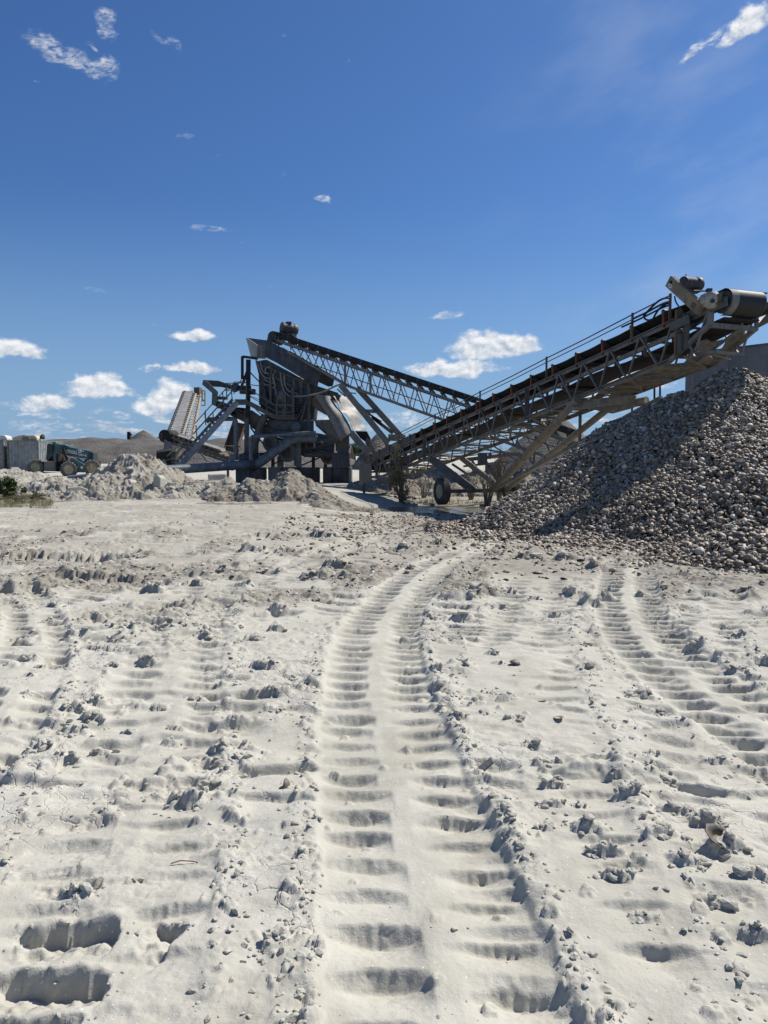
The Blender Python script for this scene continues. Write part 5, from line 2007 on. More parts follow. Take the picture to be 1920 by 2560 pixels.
    poly(m, cA, 44.3, [(1308, 765), (1330, 775), (1370, 860), (1338, 868), (1300, 800)], 0.9)
    m.build('chute_spout', M['hopper_brown'], R)
    m = MB()
    lines(m, cA, 43.9, [(1212, 735, 1330, 872, 40)], 0.25)
    m.build('leg', M['pale_steel'], R)
    m = MB()
    poly(m, cA, 44.6, [(1150, 752), (1200, 740), (1202, 850), (1122, 850), (1118, 800)], 0.9)
    lines(m, cA, 44.5, [(1180, 742, 1205, 830, 10)], 0.1)
    m.build('lower_chute', M['hopper_brown'], R)
    # head trough on the left, bent steel walls
    m = MB()
    poly(m, cH, 43.8, [(815, 190), (850, 190), (958, 290), (1050, 380), (1042, 440), (1018, 610), (950, 585), (958, 400), (800, 262)], 0.12)
    m.build('trough_end', M['blue_grey'], R)
    m = MB()
    poly(m, cH, 45.4, [(825, 190), (1060, 203), (1200, 250), (1340, 292), (1380, 360), (1300, 345), (1100, 302), (955, 296)], 0.10)
    poly(m, cH, 45.2, [(1030, 450), (1190, 458), (1190, 500), (1030, 500)], 0.4)
    poly(m, cH, 44.2, [(1020, 525), (1100, 570), (1290, 620), (1520, 640), (1500, 720), (1250, 740), (1010, 610)], 1.0)
    m.build('trough_wall', D_, R)
    m = MB()
    m.lathe(Q(cH, 1320, 320, 44.2), (0.3, -1, 0), [(0, 0.16), (0.05, 0.25), (0.4, 0.25), (0.45, 0.15)], 14)
    m.box(Q(cH, 1490, 350, 44.3), 0.6, 0.5, 0.45)
    m.box(Q(cH, 1590, 380, 44.3), 0.4, 0.4, 0.3)
    m.build('pump_motor', D_, R)
    # rusty spout leg and the pipe beside it
    m = MB()
    poly(m, cA, 46.2, [(497, 668), (566, 682), (522, 812), (445, 815)], 0.9)
    lines(m, cA, 46.1, [(497, 668, 447, 815, 9), (440, 822, 540, 822, 8), (450, 830, 530, 850, 26)], 0.1)
    m.build('rusty_spout', M['rust_spout'], R)
    m = MB()
    pipes(m, cA, 43.6, [smooth_path([(332, 672), (345, 658), (380, 654), (470, 652), (502, 656), (512, 690), (512, 900)], 3)], 0.13, 10)
    m.build('bent_pipe', M['pipe_grey'], R)
    m = MB()
    poly(m, cA, 44.6, [(470, 866), (556, 864), (556, 902), (470, 905)], 0.8)
    m.build('valve_box', M['tan_grey'], R)
    # stairway
    st = MB()
    lines(st, cA, 43.2, [(168, 942, 522, 548, 34)], 0.07)
    stair = st.build('stairway', M['pale_blue_steel'], R)
    m = MB()
    lines(m, cA, 44.1, [(140, 925, 492, 532, 16)], 0.06)
    n = 16
    for i in range(n):
        f = (i + 0.4) / n
        a = Q(cA, 160 + (508 - 160) * f, 935 + (552 - 935) * f, 43.22)
        b = Q(cA, 140 + (490 - 140) * f, 930 + (540 - 930) * f, 44.05)
        c = (a + b) / 2
        d = (b - a)
        m.prism([a + Vector((-0.13, 0, 0)), a + Vector((0.13, 0, 0)), b + Vector((0.13, 0, 0)), b + Vector((-0.13, 0, 0))], (0, 0, 0.05))
    o = m.build('stair_tread', PL, R)
    o.parent = stair
    m = MB()
    lines(m, cA, 43.15, [(110, 900, 250, 760, 6), (250, 745, 500, 470, 7), (215, 800, 215, 870, 4), (325, 600, 328, 690, 5), (372, 610, 376, 690, 5), (430, 485, 438, 570, 5), (480, 440, 490, 540, 5), (268, 690, 274, 780, 5), (500, 470, 545, 415, 5)], 0.05)
    lines(m, cA, 44.1, [(262, 680, 475, 440, 5), (322, 615, 326, 660, 4), (400, 525, 404, 590, 4), (440, 480, 520, 455, 4)], 0.05)
    o = m.build('stair_rail', G_, R)
    o.parent = stair
    # gangway with rails on the right by the chute foot
    m = MB()
    lines(m, cA, 43.4, [(1200, 880, 1290, 858, 7), (1200, 940, 1300, 915, 6), (1205, 880, 1205, 1050, 9), (1240, 875, 1240, 935, 4)], 0.06)
    m.build('guard_rail', M['sheet_dull'], R)
    m = MB()
    poly(m, cA, 43.9, [(1268, 862), (1320, 855), (1322, 985), (1280, 990)], 0.3)
    m.build('leg', M['blue_grey'], R)


M['box_steel'] = steel('box_steel', (0.060, 0.060, 0.058), 0.38, 0.48)
M['stone_pale'] = rough_mat('stone_pale', (0.45, 0.44, 0.42), (0.65, 0.64, 0.62), 5, 0.9, 0.3)
M['launder'] = steel('launder', (0.075, 0.075, 0.07), 0.45, 0.45)
M['hopper_brown'] = steel('hopper_brown', (0.13, 0.115, 0.10), 0.35, 0.5)
M['rust_spout'] = steel('rust_spout', (0.10, 0.075, 0.05), 0.62, 0.15)
M['tan_grey'] = steel('tan_grey', (0.40, 0.37, 0.32), 0.15, 0.6)
M['pale_blue_steel'] = steel('pale_blue_steel', (0.21, 0.23, 0.25), 0.12, 0.5)
screening_plant()


def slurry_pipe():
    Y = 43.0
    R = thing('slurry_pipe', 'long thick grey slurry pipe rising by an elbow into the screening plant', 'pipe', P(560, 1180, Y))
    MB().tube([Q(cA, 20, 968, 39.5), Q(cA, 488, 938, 42.5), Q(cA, 612, 926, Y)], 0.245, 18).build('pipe_run', M['pipe_grey'], R)
    MB().tube([Q(cA, u, v, Y + d) for u, v, d in smooth_path([(628, 926, 0), (662, 915, 0.0), (720, 872, 0.1), (800, 812, 0.2), (845, 782, 0.3), (890, 770, 0.4), (1000, 766, 0.6)], 3)], 0.27, 18).build('rising_pipe', M['pipe_grey'], R)
    ax = Q(cA, 640, 922, Y) - Q(cA, 600, 926, Y)
    m = MB().lathe(Q(cA, 612, 925, Y), ax, [(-0.05, 0.40), (0.05, 0.40)], 24)
    m.lathe(Q(cA, 624, 925, Y), ax, [(-0.05, 0.38), (0.05, 0.38)], 24)
    for k in range(12):
        t = 2 * math.pi * k / 12
        a, b = orth(ax)
        c = Q(cA, 618, 925, Y) + (a * math.cos(t) + b * math.sin(t)) * 0.34
        m.tube([c - ax.normalized() * 0.12, c + ax.normalized() * 0.16], 0.03, 6)
    m.build('flange', M['dark_steel'], R)
    MB().lathe(Q(cA, 488, 938, 42.5), ax, [(-0.06, 0.27), (0.06, 0.27)], 20).build('coupling', M['pipe_grey'], R)
    Y2 = 42.7
    MB().tube([Q(cA, u, v, Y2) for u, v in smooth_path([(602, 905), (602, 785), (606, 768), (625, 759), (800, 748), (980, 735), (997, 740), (1000, 765)], 3)], 0.10, 10).build('water_line', M['pipe_grey'], R)
    # pump body under the flange
    m = MB()
    m.lathe(Q(cA, 575, 900, 43.6), (0.2, -1, 0), [(0, 0.2), (0.02, 0.42), (0.4, 0.42), (0.45, 0.2)], 18)
    m.lathe(Q(cA, 615, 890, 43.9), (1, 0.1, 0), [(0, 0.2), (0.02, 0.3), (0.3, 0.3), (0.35, 0.2)], 14)
    m.build('pump', M['blue_dark'], R)
    MB().tube([Q(cC, u, v, 42.6) for u, v in smooth_path([(340, 800), (370, 860), (420, 910), (470, 945)], 3)], 0.03, 6).build('cable', M['rusty'], R)


slurry_pipe()

# ------------------------------------------------------------------ concrete blocks carrying the plant
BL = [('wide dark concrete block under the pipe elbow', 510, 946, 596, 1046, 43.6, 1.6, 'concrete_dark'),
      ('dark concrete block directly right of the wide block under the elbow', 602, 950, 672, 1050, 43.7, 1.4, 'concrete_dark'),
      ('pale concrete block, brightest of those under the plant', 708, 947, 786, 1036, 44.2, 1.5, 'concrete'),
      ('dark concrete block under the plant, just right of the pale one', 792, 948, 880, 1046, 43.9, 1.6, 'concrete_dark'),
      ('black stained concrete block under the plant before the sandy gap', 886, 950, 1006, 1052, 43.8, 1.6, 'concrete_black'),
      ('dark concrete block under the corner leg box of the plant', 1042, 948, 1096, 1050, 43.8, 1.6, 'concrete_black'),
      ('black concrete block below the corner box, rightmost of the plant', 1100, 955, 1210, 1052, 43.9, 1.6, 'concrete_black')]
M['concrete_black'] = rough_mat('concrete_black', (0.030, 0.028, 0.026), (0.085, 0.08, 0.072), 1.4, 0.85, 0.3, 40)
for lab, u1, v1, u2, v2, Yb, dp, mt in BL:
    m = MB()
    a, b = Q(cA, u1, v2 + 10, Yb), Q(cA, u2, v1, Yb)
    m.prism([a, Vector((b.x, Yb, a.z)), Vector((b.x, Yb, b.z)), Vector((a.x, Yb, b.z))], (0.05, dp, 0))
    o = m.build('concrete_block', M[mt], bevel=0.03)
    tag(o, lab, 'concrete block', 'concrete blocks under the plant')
for lab, c, u1, v1, u2, v2, Yb, rot in (('pale squared concrete block on top of the tall mound', cD, 980, 722, 1080, 796, 34.0, 0.06),
                                        ('pale flat slab lying behind the low mound under the pipe', cA, 340, 988, 455, 1024, 33.5, -0.03)):
    m = MB()
    a, b = Q(c, u1, v2, Yb), Q(c, u2, v1, Yb)
    Rm = Matrix.Rotation(rot, 3, 'Y') @ Matrix.Rotation(0.25, 3, 'Z')
    m.box((a + b) / 2, (b.x - a.x) * 0.93, 0.9, b.z - a.z, Rm)
    o = m.build('concrete_block', M['concrete_pale'], bevel=0.04)
    tag(o, lab, 'concrete block')


def slab(lab, px, py, Yb, w, h, d, rz, rx):
    m = MB()
    r = random.Random(px)
    pts = [(-w / 2, -h / 2), (-w * 0.2, -h * 0.52), (w / 2, -h * 0.4), (w * 0.47, h * 0.3), (w * 0.15, h / 2), (-w * 0.35, h * 0.44)]
    Rm = Matrix.Rotation(rz, 3, 'Z') @ Matrix.Rotation(rx, 3, 'X')
    c = P(px, py, Yb)
    m.prism([c + Rm @ Vector((x, 0, z)) for x, z in pts], Rm @ Vector((0, d, 0)))
    o = m.build('mud_slab', M['clod'], bevel=0.03)
    tag(o, lab, 'mud slab')


slab('long dark slab of dried mud leaning at the left foot of the tall mound', 190, 1232, 27.6, 0.85, 0.5, 0.5, 0.3, -0.35)
slab('upright grey mud slab set in the face of the tall mound', 318, 1218, 27.9, 0.32, 0.62, 0.4, -0.4, -0.15)
slab('grey mud slab in the face of the tall mound, on its right side', 390, 1205, 28.2, 0.35, 0.55, 0.4, -0.3, -0.1)

# ------------------------------------------------------------------ conveyors on the left


def transfer_conveyor():
    Y = 47.5
    R = thing('transfer_conveyor', 'short low conveyor with white belt sloping down behind the staircase', 'conveyor', P(480, 1165, Y))
    back = Vector((0.25, 1.1, 0.0))

    def q(u, v, w=0.0):
        return Q(cA, u, v, Y) + back * w
    MB().sheet([[q(105 + (412 - 105) * t, 738 + (838 - 738) * t, w) + Vector((0, 0, -0.12 * (0.3 < w < 0.7))) for w in (0, 0.35, 0.65, 1.0)] for t in np.linspace(0, 1, 14)], 0.03).build('carrying_belt', M['belt_pale'], R)
    m = MB()
    for w in (0, 1):
        m.beam(q(85, 752, w), q(470, 895, w), 0.08, 0.12)
        m.beam(q(95, 790, w), q(470, 918, w), 0.08, 0.14)
    m.build('side_frame', M['blue_grey'], R)
    for k in range(12):
        t = k / 12
        a = q(100 + 370 * t, 760 + 138 * t)
        m = MB()
        m.beam(a, q(112 + 370 * t, 796 + 125 * t), 0.05, 0.06)
        m.tube([a + Vector((0, -0.05, 0.08)), a + back + Vector((0, 0.05, 0.08))], 0.09, 8)
        m.build('idler', M['rusty'], R)
    MB().lathe(q(78, 757) - back * 0.05, back, [(0, 0.2), (0, 0.40), (1.2, 0.40), (1.2, 0.2)], 18).build('head_drum', M['belt'], R)
    m = MB()
    lines(m, cA, Y - 0.2, [(30, 768, 62, 768, 6), (45, 745, 50, 770, 4), (58, 738, 62, 765, 4)], 0.06)
    m.build('head_bracket', M['dark_steel'], R)
    m = MB()
    poly(m, cA, Y - 0.1, [(75, 775), (125, 800), (118, 850), (70, 850)], 1.2)
    m.build('head_hopper', M['sheet_dull'], R)
    m = MB()
    poly(m, cA, Y - 0.3, [(28, 850), (110, 845), (120, 950), (25, 952)], 1.4)
    m.build('base_tank', M['belt'], R)
    m = MB()
    lines(m, cA, Y - 0.5, [(35, 850, 110, 838, 14), (70, 900, 95, 950, 16), (90, 880, 180, 800, 6), (300, 865, 340, 915, 9), (85, 905, 180, 880, 4)], 0.08)
    poly(m, cA, Y - 0.55, [(62, 895), (80, 905), (100, 950), (80, 950)], 0.05)
    m.build('base_frame', M['sheet_dull'], R)
    MB().beam(q(462, 880), Vector((q(462, 880).x, q(462, 880).y, -0.1)), 0.14, 0.14).build('leg', M['dark_steel'], R)


def rear_stacker():
    R = thing('rear_stacker', 'steep narrow conveyor with pale belt climbing away behind the left staircase', 'conveyor', P(440, 1165, 51))
    Y0, Y1 = 49.5, 60.0

    def q(a, b, t, z=0):
        u = a[0] + (b[0] - a[0]) * t
        v = a[1] + (b[1] - a[1]) * t
        # true perspective between two depths
        y = 1 / ((1 - t) / Y0 + t / Y1)
        return Q(cA, u, v, y) + Vector((0, 0, z))
    A, B = (108, 738), (203, 486)
    C, D = (170, 748), (249, 488)
    MB().sheet([[q(A, B, t), q(C, D, t)] for t in np.linspace(0, 1, 20)], 0.06).build('carrying_belt', M['belt_pale'], R)
    n = 22
    for k in range(n):
        t = (k + 0.5) / n
        p = q(A, B, t)
        m = MB().tube([p + Vector((-0.16, -0.05, 0.05)), p + Vector((0.02, 0.1, -0.08))], 0.085, 8)
        m.beam(p + Vector((-0.10, 0, 0.0)), q(A, B, min(t + 0.9 / n, 1)) + Vector((-0.12, 0, 0.03)), 0.05, 0.05)
        m.build('edge_idler', M['dark_steel'], R)
        p = q(C, D, t)
        MB().tube([p + Vector((0.0, -0.05, -0.02)), p + Vector((0.28, 0.1, -0.16))], 0.085, 8).build('edge_idler', M['rusty'], R)
    m = MB()
    for a, b, wd in (((190, 752), (270, 498), 0.12), ((222, 762), (284, 510), 0.10), ((250, 765), (300, 505), 0.10), ((205, 800), (290, 560), 0.08)):
        m.beam(q(a, b, 0), q(a, b, 1), wd, wd)
    m.build('truss_chord', M['cream_steel'], R)
    m = MB()
    for k in range(16):
        t = k / 16
        m.beam(q((190, 752), (270, 498), t), q((250, 765), (300, 505), min(t + 0.05, 1)), 0.07, 0.05)
        m.beam(q((250, 765), (300, 505), t), q((222, 762), (284, 510), min(t + 0.06, 1)), 0.06, 0.05)
    m.build('truss_web', M['cream_steel'], R)
    MB().sheet([[q((225, 760), (280, 505), t), q((262, 790), (300, 540), t)] for t in np.linspace(0.05, 1, 12)], 0.04).build('return_belt', M['sheet_dull'], R)
    m = MB()
    poly(m, cA, 60, [(255, 460), (288, 458), (290, 515), (270, 520), (256, 490)], 1.0)
    m.build('head_block', M['rusty'], R)
    lines(MB(), cA, 60, [(200, 482, 204, 496, 12)], 0.3).build('head_bearing', M['rusty'], R)
    m = MB()
    lines(m, cA, 59.5, [(300, 480, 326, 480, 5), (324, 480, 324, 572, 9), (305, 500, 324, 500, 4), (305, 540, 324, 540, 10), (306, 478, 306, 545, 4), (300, 570, 324, 570, 6)], 0.1)
    m.build('head_cage', M['cream_steel'], R)
    m = MB()
    lines(m, cA, 50.0, [(150, 820, 135, 890, 14), (205, 760, 130, 940, 8), (255, 770, 215, 850, 8), (170, 830, 120, 945, 7), (190, 750, 160, 830, 9), (260, 790, 270, 850, 8)], 0.1)
    m.build('support_leg', M['cream_steel'], R)


M['cream_steel'] = steel('cream_steel', (0.42, 0.38, 0.29), 0.25, 0.6)
transfer_conveyor()
rear_stacker()


def rear_conveyor():
    """low machinery glimpsed under the long truss"""
    R = thing('rear_conveyor', 'low dusty conveyor frame with white top behind the long truss', 'conveyor', (8.2, 41, -0.1))
    Y = 41.0
    m = MB()
    a, b = P(1165, 1139, Y), P(1272, 1126, Y)
    m.sheet([[a, a + Vector((0.2, 1.1, 0))], [b, b + Vector((0.2, 1.1, 0))]], 0.05)
    m.build('carrying_belt', M['white_paint'], R)
    m = MB()
    for w in (0, 1.1):
        o = Vector((0.15 * w, w, 0))
        m.beam(P(1158, 1150, Y) + o, P(1300, 1134, Y) + o, 0.1, 0.2)
        m.beam(P(1158, 1166, Y) + o, P(1310, 1150, Y) + o, 0.08, 0.1)
        for px in (1180, 1215, 1250, 1290):
            m.beam(P(px, 1150, Y) + o, P(px + 4, 1206, Y) + o, 0.09, 0.09)
            m.beam(P(px, 1152, Y) + o, P(px + 30, 1200, Y) + o, 0.06, 0.06)
    m.build('frame', M['dusty'], R)
    m = MB()
    for px in (1250, 1264, 1200, 1225):
        m.tube([P(px, 1136, Y - 0.1), P(px, 1136, Y + 1.2)], 0.10, 8)
    m.build('rollers', M['red_paint'], R)
    m = MB()
    for x1, y1, x2, y2, w in ((1195, 1120, 1330, 1145, 0.09), (1290, 1100, 1345, 1180, 0.07), (1340, 1090, 1330, 1200, 0.1), (1225, 1110, 1290, 1150, 0.07), (1130, 1160, 1205, 1210, 0.12)):
        m.beam(P(x1, y1, Y - 2), P(x2, y2, Y - 2), w, w)
    m.build('brace', M['pale_steel'], R)
    m = MB()
    for x1, y1, x2, y2 in ((1196, 1132, 1216, 1160), (1215, 1160, 1245, 1182)):
        a, b = P(x1, y2, Y - 0.6), P(x2, y1, Y - 0.6)
        m.box((a + b) / 2, b.x - a.x, 0.8, b.z - a.z)
    m.build('drive_box', M['concrete_dark'], R)


rear_conveyor()

# ------------------------------------------------------------------ concrete bunker wall on the right


def bunker():
    R = thing('bunker_wall', 'high grey concrete bunker wall of tall panels behind the shell pile', 'wall', (9.5, 24, 0))
    A = Vector(((1705 - 960) / FPX * 25.4, 25.4, 0))
    Bp = Vector(((2120 - 960) / FPX * 21.2, 21.2, 0))
    d = (Bp - A)
    L = d.length
    d.normalize()
    nrm = Vector((-d.y, d.x, 0))
    zt_ = 4.86
    x = 0.0
    k = 0
    widths = [0.35, 1.15, 1.25, 1.25, 1.25, 1.25]
    while x < L - 0.05:
        w = min(widths[min(k, len(widths) - 1)], L - x)
        a = A + d * (x + 0.012)
        b = A + d * (x + w - 0.012)
        oo = nrm * (0.012 * (k % 2))
        m = MB()
        m.prism([a + oo, b + oo, b + oo + Vector((0, 0, zt_)), a + oo + Vector((0, 0, zt_))], nrm * 0.3)
        m.build('wall_panel', M['concrete_wall'], R)
        x += w
        k += 1
    m = MB()
    m.beam(A + d * 0.4 - nrm * 0.09 + Vector((0, 0, 3.02)), Bp - nrm * 0.09 + Vector((0, 0, 3.02)), 0.16, 0.14)
    m.build('ledge', M['dusty'], R)
    m = MB()
    m.beam(A + nrm * 0.15 + Vector((0, 0, zt_ + 0.03)), Bp + nrm * 0.15 + Vector((0, 0, zt_ + 0.03)), 0.34, 0.06)
    m.build('coping', M['concrete_dark'], R)


def wall_mat():
    m, t, b, geo = new_mat('concrete_wall')
    pos = geo.outputs['Position']
    n1 = t.noise(pos, 0.9, 6, 0.6)
    mp = t.new('ShaderNodeMapping')
    mp.inputs['Scale'].default_value = (6, 6, 0.35)
    t.l.new(pos, mp.inputs[0])
    n2 = t.noise(mp.outputs[0], 1.0, 5, 0.6)
    col = t.mix(t.ramp(n1, 0.3, 0.7), (0.175, 0.17, 0.16, 1), (0.265, 0.255, 0.24, 1))
    col = t.mix(t.ramp(n2, 0.50, 0.75, 0.0, 0.6), col, (0.085, 0.085, 0.085, 1))
    t.l.new(col, b.inputs['Base Color'])
    b.inputs['Roughness'].default_value = 0.9
    n3 = t.noise(pos, 40, 4, 0.6)
    bp = t.new('ShaderNodeBump')
    bp.inputs['Strength'].default_value = 0.3
    bp.inputs['Distance'].default_value = 0.01
    t.l.new(n3, bp.inputs['Height'])
    t.l.new(bp.outputs[0], b.inputs['Normal'])
    return m


M['concrete_wall'] = wall_mat()
bunker()
# small rail behind the pile
m = MB()
Yb = 24.5
for px, p1, p2 in ((1580, 1002, 1040), (1636, 962, 1030), (1650, 955, 1030)):
    m.beam(P(px, p1, Yb), P(px, p2 + 60, Yb), 0.05, 0.05)
m.beam(P(1580, 1003, Yb), P(1604, 1000, Yb), 0.05, 0.05)
o = m.build('pipe_rail', M['dark_steel'])
tag(o, 'thin dark pipe rail standing behind the crest of the shell pile', 'rail')

# ------------------------------------------------------------------ containers with roof units


def container(lab, x0, x1, Yc, z0, z1, dep, ladder=False):
    R = thing('shipping_container', lab, 'container', ((x0 + x1) / 2, Yc, z0))
    m = MB()
    # corrugated front and right side
    def corr(a, b, n, out):
        a, b = Vector(a), Vector(b)
        d = (b - a) / n
        pts = []
        for i in range(n):
            for f, o in ((0.0, 0), (0.30, 0), (0.42, 1), (0.88, 1)):
                pts.append(a + d * (i + f) + Vector(out) * 0.045 * o)
        pts.append(b)
        vs, fs = [], []
        for p in pts:
            vs.append(p + Vector((0, 0, z0 + 0.12)))
            vs.append(p + Vector((0, 0, z1 - 0.10)))
        for i in range(len(pts) - 1):
            fs.append((2 * i, 2 * i + 2, 2 * i + 3, 2 * i + 1))
        m.add(vs, fs)
    corr((x0, Yc, 0), (x1, Yc, 0), 9, (0, -1, 0))
    corr((x1, Yc, 0), (x1, Yc + dep, 0), 16, (1, 0, 0))
    m.add([(x0, Yc + dep, z0), (x1, Yc + dep, z0), (x1, Yc + dep, z1), (x0, Yc + dep, z1), (x0, Yc, z0), (x0, Yc, z1), ], [(1, 0, 3, 2), (0, 4, 5, 3)])
    m.build('corrugated_wall', M['container'], R)
    m = MB()
    m.box(((x0 + x1) / 2, Yc + dep / 2, z1 - 0.04), x1 - x0, dep, 0.06)
    m.build('roof', M['container'], R)
    m = MB()
    for xx in (x0, x1):
        for yy in (Yc, Yc + dep):
            m.beam((xx, yy, z0), (xx, yy, z1), 0.13, 0.13)
    for zz in (z0 + 0.06, z1 - 0.05):
        for yy in (Yc, Yc + dep):
            m.beam((x0, yy, zz), (x1, yy, zz), 0.12, 0.12)
        for xx in (x0, x1):
            m.beam((xx, Yc, zz), (xx, Yc + dep, zz), 0.11, 0.11)
    m.build('frame', M['pale_steel'], R)
    if ladder:
        m = MB()
        for xx in (x1 + 0.10, x1 + 0.42):
            m.beam((xx, Yc - 0.02, z0), (xx, Yc - 0.02, z1 - 0.6), 0.04, 0.04)
        for q in range(6):
            m.beam((x1 + 0.1, Yc - 0.02, z0 + 0.2 + q * 0.33), (x1 + 0.42, Yc - 0.02, z0 + 0.2 + q * 0.33), 0.035, 0.035)
        m.build('ladder', M['rusty'], R)
    return R


Yc = 66.0
zc0, zc1 = P(60, 1180, Yc).z, P(60, 1101, Yc).z
container('grey corrugated container beside the telehandler, with a tan roof unit', gx(23, Yc), gx(98, Yc), Yc, zc0, zc1, 5.0)
container('pale corrugated container cut by the left picture edge, with a ladder', gx(-70, Yc), gx(11, Yc), Yc, zc0, zc1, 5.0, True)


def roof_unit(lab, px, mt, Yq=67.0, w=1.35):
    x = gx(px, Yq)
    z = zc1
    m = MB()
    prof = [(-w / 2, 0.0), (w / 2, 0.0), (w / 2, 0.16), (w * 0.44, 0.30), (w * 0.30, 0.40), (-w * 0.30, 0.40), (-w * 0.46, 0.28), (-w / 2, 0.12)]
    R = thing('air_conditioner', lab, 'air conditioner', (x, Yq, z))
    m.prism([(x + a, Yq, z + 0.06 + b) for a, b in prof], (0, 1.0, 0))
    m.build('housing', M[mt], R, bevel=0.03)
    m = MB()
    for k in range(5):
        m.box((x - 0.25 * w, Yq - 0.012, z + 0.13 + k * 0.05), w * 0.42, 0.02, 0.02)
    m.build('louvre', M['dark_steel'], R)
    m = MB()
    m.box((x, Yq + 0.5, z + 0.02), w * 1.05, 1.1, 0.05)
    m.build('base_tray', M['white_paint'], R)


M['cream_paint'] = steel('cream_paint', (0.55, 0.47, 0.33), 0.2, 0.3)
M['twig_red'] = steel('twig_red', (0.16, 0.045, 0.03), 0.1, 0.1)
roof_unit('tan and cream air conditioner on the grey container roof', 77, 'cream_paint')
roof_unit('white air conditioner on the roof of the edge container', 2, 'white_paint')
R = thing('flood_light', 'black flood light on the corner of the grey container', 'flood light', (gx(104, 66), 66, zc1))
m = MB()
m.beam(P(100, 1102, 66), P(101, 1093, 66), 0.07, 0.07)
m.build('bracket', M['dark_steel'], R)
m = MB()
m.lathe(P(101, 1094, 66), (0.9, -0.3, 0.25), [(0, 0.08), (0.06, 0.14), (0.22, 0.22), (0.28, 0.24), (0.26, 0.0)], 14)
m.build('lamp_head', M['belt'], R)


# ------------------------------------------------------------------ telehandler
def telehandler():
    Y = 58.0
    R = thing('telehandler', 'teal green telehandler with lowered boom parked beside the container', 'telehandler', (gx(175, Y), Y, 0.0))
    GP, GD = M['green_paint'], M['green_dark']
    k = 5.925
    # boom
    m = MB()
    poly(m, cL, Y, [(925, 325), (960, 330), (1240, 380), (1315, 395), (1300, 515), (1180, 500), (1000, 465), (925, 440)], 0.55)
    boom = m.build('boom', GP, R, bevel=0.02)
    m = MB()
    poly(m, cL, Y + 0.02, [(1312, 398), (1330, 402), (1330, 520), (1310, 540), (1285, 545), (1260, 600), (1235, 590), (1255, 520), (1300, 515)], 0.45)
    o = m.build('boom_head', GD, R)
    # lettering on the boom
    for txt, u1, v1, u2, v2 in (('GRADALL', 992, 428, 1142, 374), ('534D9-45', 1164, 468, 1280, 436)):
        cu = bpy.data.curves.new('lettering', 'FONT')
        cu.body = txt
        cu.size = 1.0
        cu.extrude = 0.01
        cu.offset = 0.03
        tmp = bpy.data.objects.new('lettering', cu)
        COL.objects.link(tmp)
        bpy.context.view_layer.update()
        me = bpy.data.meshes.new_from_object(tmp.evaluated_get(bpy.context.evaluated_depsgraph_get()))
        bpy.data.objects.remove(tmp)
        co = np.array([v.co[:] for v in me.vertices])
        lo, hi = co.min(0), co.max(0)
        a, b = Q(cL, u1, v1, Y - 0.004), Q(cL, u2, v2, Y - 0.004)
        w_, h_ = (b - a).x, (b - a).z
        slope = -0.165
        out = []
        for c in co:
            f, g = (c[0] - lo[0]) / (hi[0] - lo[0]), (c[1] - lo[1]) / (hi[1] - lo[1])
            out.append((a.x - R.location.x + w_ * f, a.y - R.location.y - 0.008 * (c[2] - lo[2]) / max(hi[2] - lo[2], 1e-6), a.z - R.location.z + h_ * g + slope * w_ * f))
        me.vertices.foreach_set('co', np.array(out, dtype=np.float32).ravel())
        me.materials.clear()
        me.materials.append(M['letter_white'])
        me.update()
        ob = bpy.data.objects.new('lettering', me)
        COL.objects.link(ob)
        ob.parent = boom
    m = MB()
    for u1, v1, u2, v2 in ((1158, 374, 1170, 402), (1180, 378, 1212, 408), (1225, 392, 1240, 412), (1160, 415, 1210, 426)):
        a, b = Q(cL, u1, v2, Y - 0.006), Q(cL, u2, v1, Y - 0.006)
        m.box((a + b) / 2, b.x - a.x, 0.008, b.z - a.z)
    o = m.build('decal', M['letter_white'], R)
    o.parent = boom
    # cab: frame, roof, glass
    m = MB()
    poly(m, cL, Y - 0.1, [(790, 305), (860, 305), (925, 330), (925, 470), (905, 545), (800, 550), (780, 450)], 1.0)
    cab = m.build('cab_side', GP, R)
    m = MB()
    poly(m, cL, Y - 0.2, [(700, 298), (790, 300), (780, 452), (700, 552), (680, 520), (690, 400)], 1.3)
    m.build('cab', GD, R)
    m = MB()
    poly(m, cL, Y - 0.24, [(708, 306), (784, 306), (776, 420), (706, 440)], 0.03)
    m.build('cab_window', M['glass_dark'], R)
    m = MB()
    poly(m, cL, Y - 0.3, [(700, 300), (725, 288), (960, 306), (985, 325), (925, 326), (790, 306)], 1.5)
    m.lathe(Q(cL, 818, 292, Y + 0.3), (0, 0, 1), [(0, 0.2), (0.1, 0.2), (0.14, 0.1)], 10)
    m.build('cab_roof', GP, R)
    # lift arm
    m = MB()
    lines(m, cL, Y - 0.35, [(925, 345, 1000, 530, 34), (850, 440, 850, 560, 18)], 0.14)
    m.build('lift_cylinder', M['belt'], R)
    m = MB()
    poly(m, cL, Y - 0.4, [(868, 430), (900, 425), (915, 520), (905, 550), (865, 545)], 0.3)
    m.build('rear_plate', M['rusty'], R)
    # hood and chassis
    m = MB()
    poly(m, cL, Y - 0.5, [(1020, 520), (1090, 505), (1245, 600), (1245, 720), (1140, 715), (1140, 640), (1060, 570)], 1.3)
    m.build('engine_hood', GP, R, bevel=0.03)
    m = MB()
    for u1, v1, u2, v2 in ((1196, 628, 1228, 662), (1150, 628, 1158, 650)):
        a, b = Q(cL, u1, v2, Y - 0.508), Q(cL, u2, v1, Y - 0.508)
        m.box((a + b) / 2, b.x - a.x, 0.01, b.z - a.z)
    m.build('decal', M['letter_white'], R)
    m = MB()
    poly(m, cL, Y - 0.3, [(655, 558), (820, 560), (820, 690), (650, 690)], 0.8)
    m.build('side_tank', M['tank_olive'], R)
    m = MB()
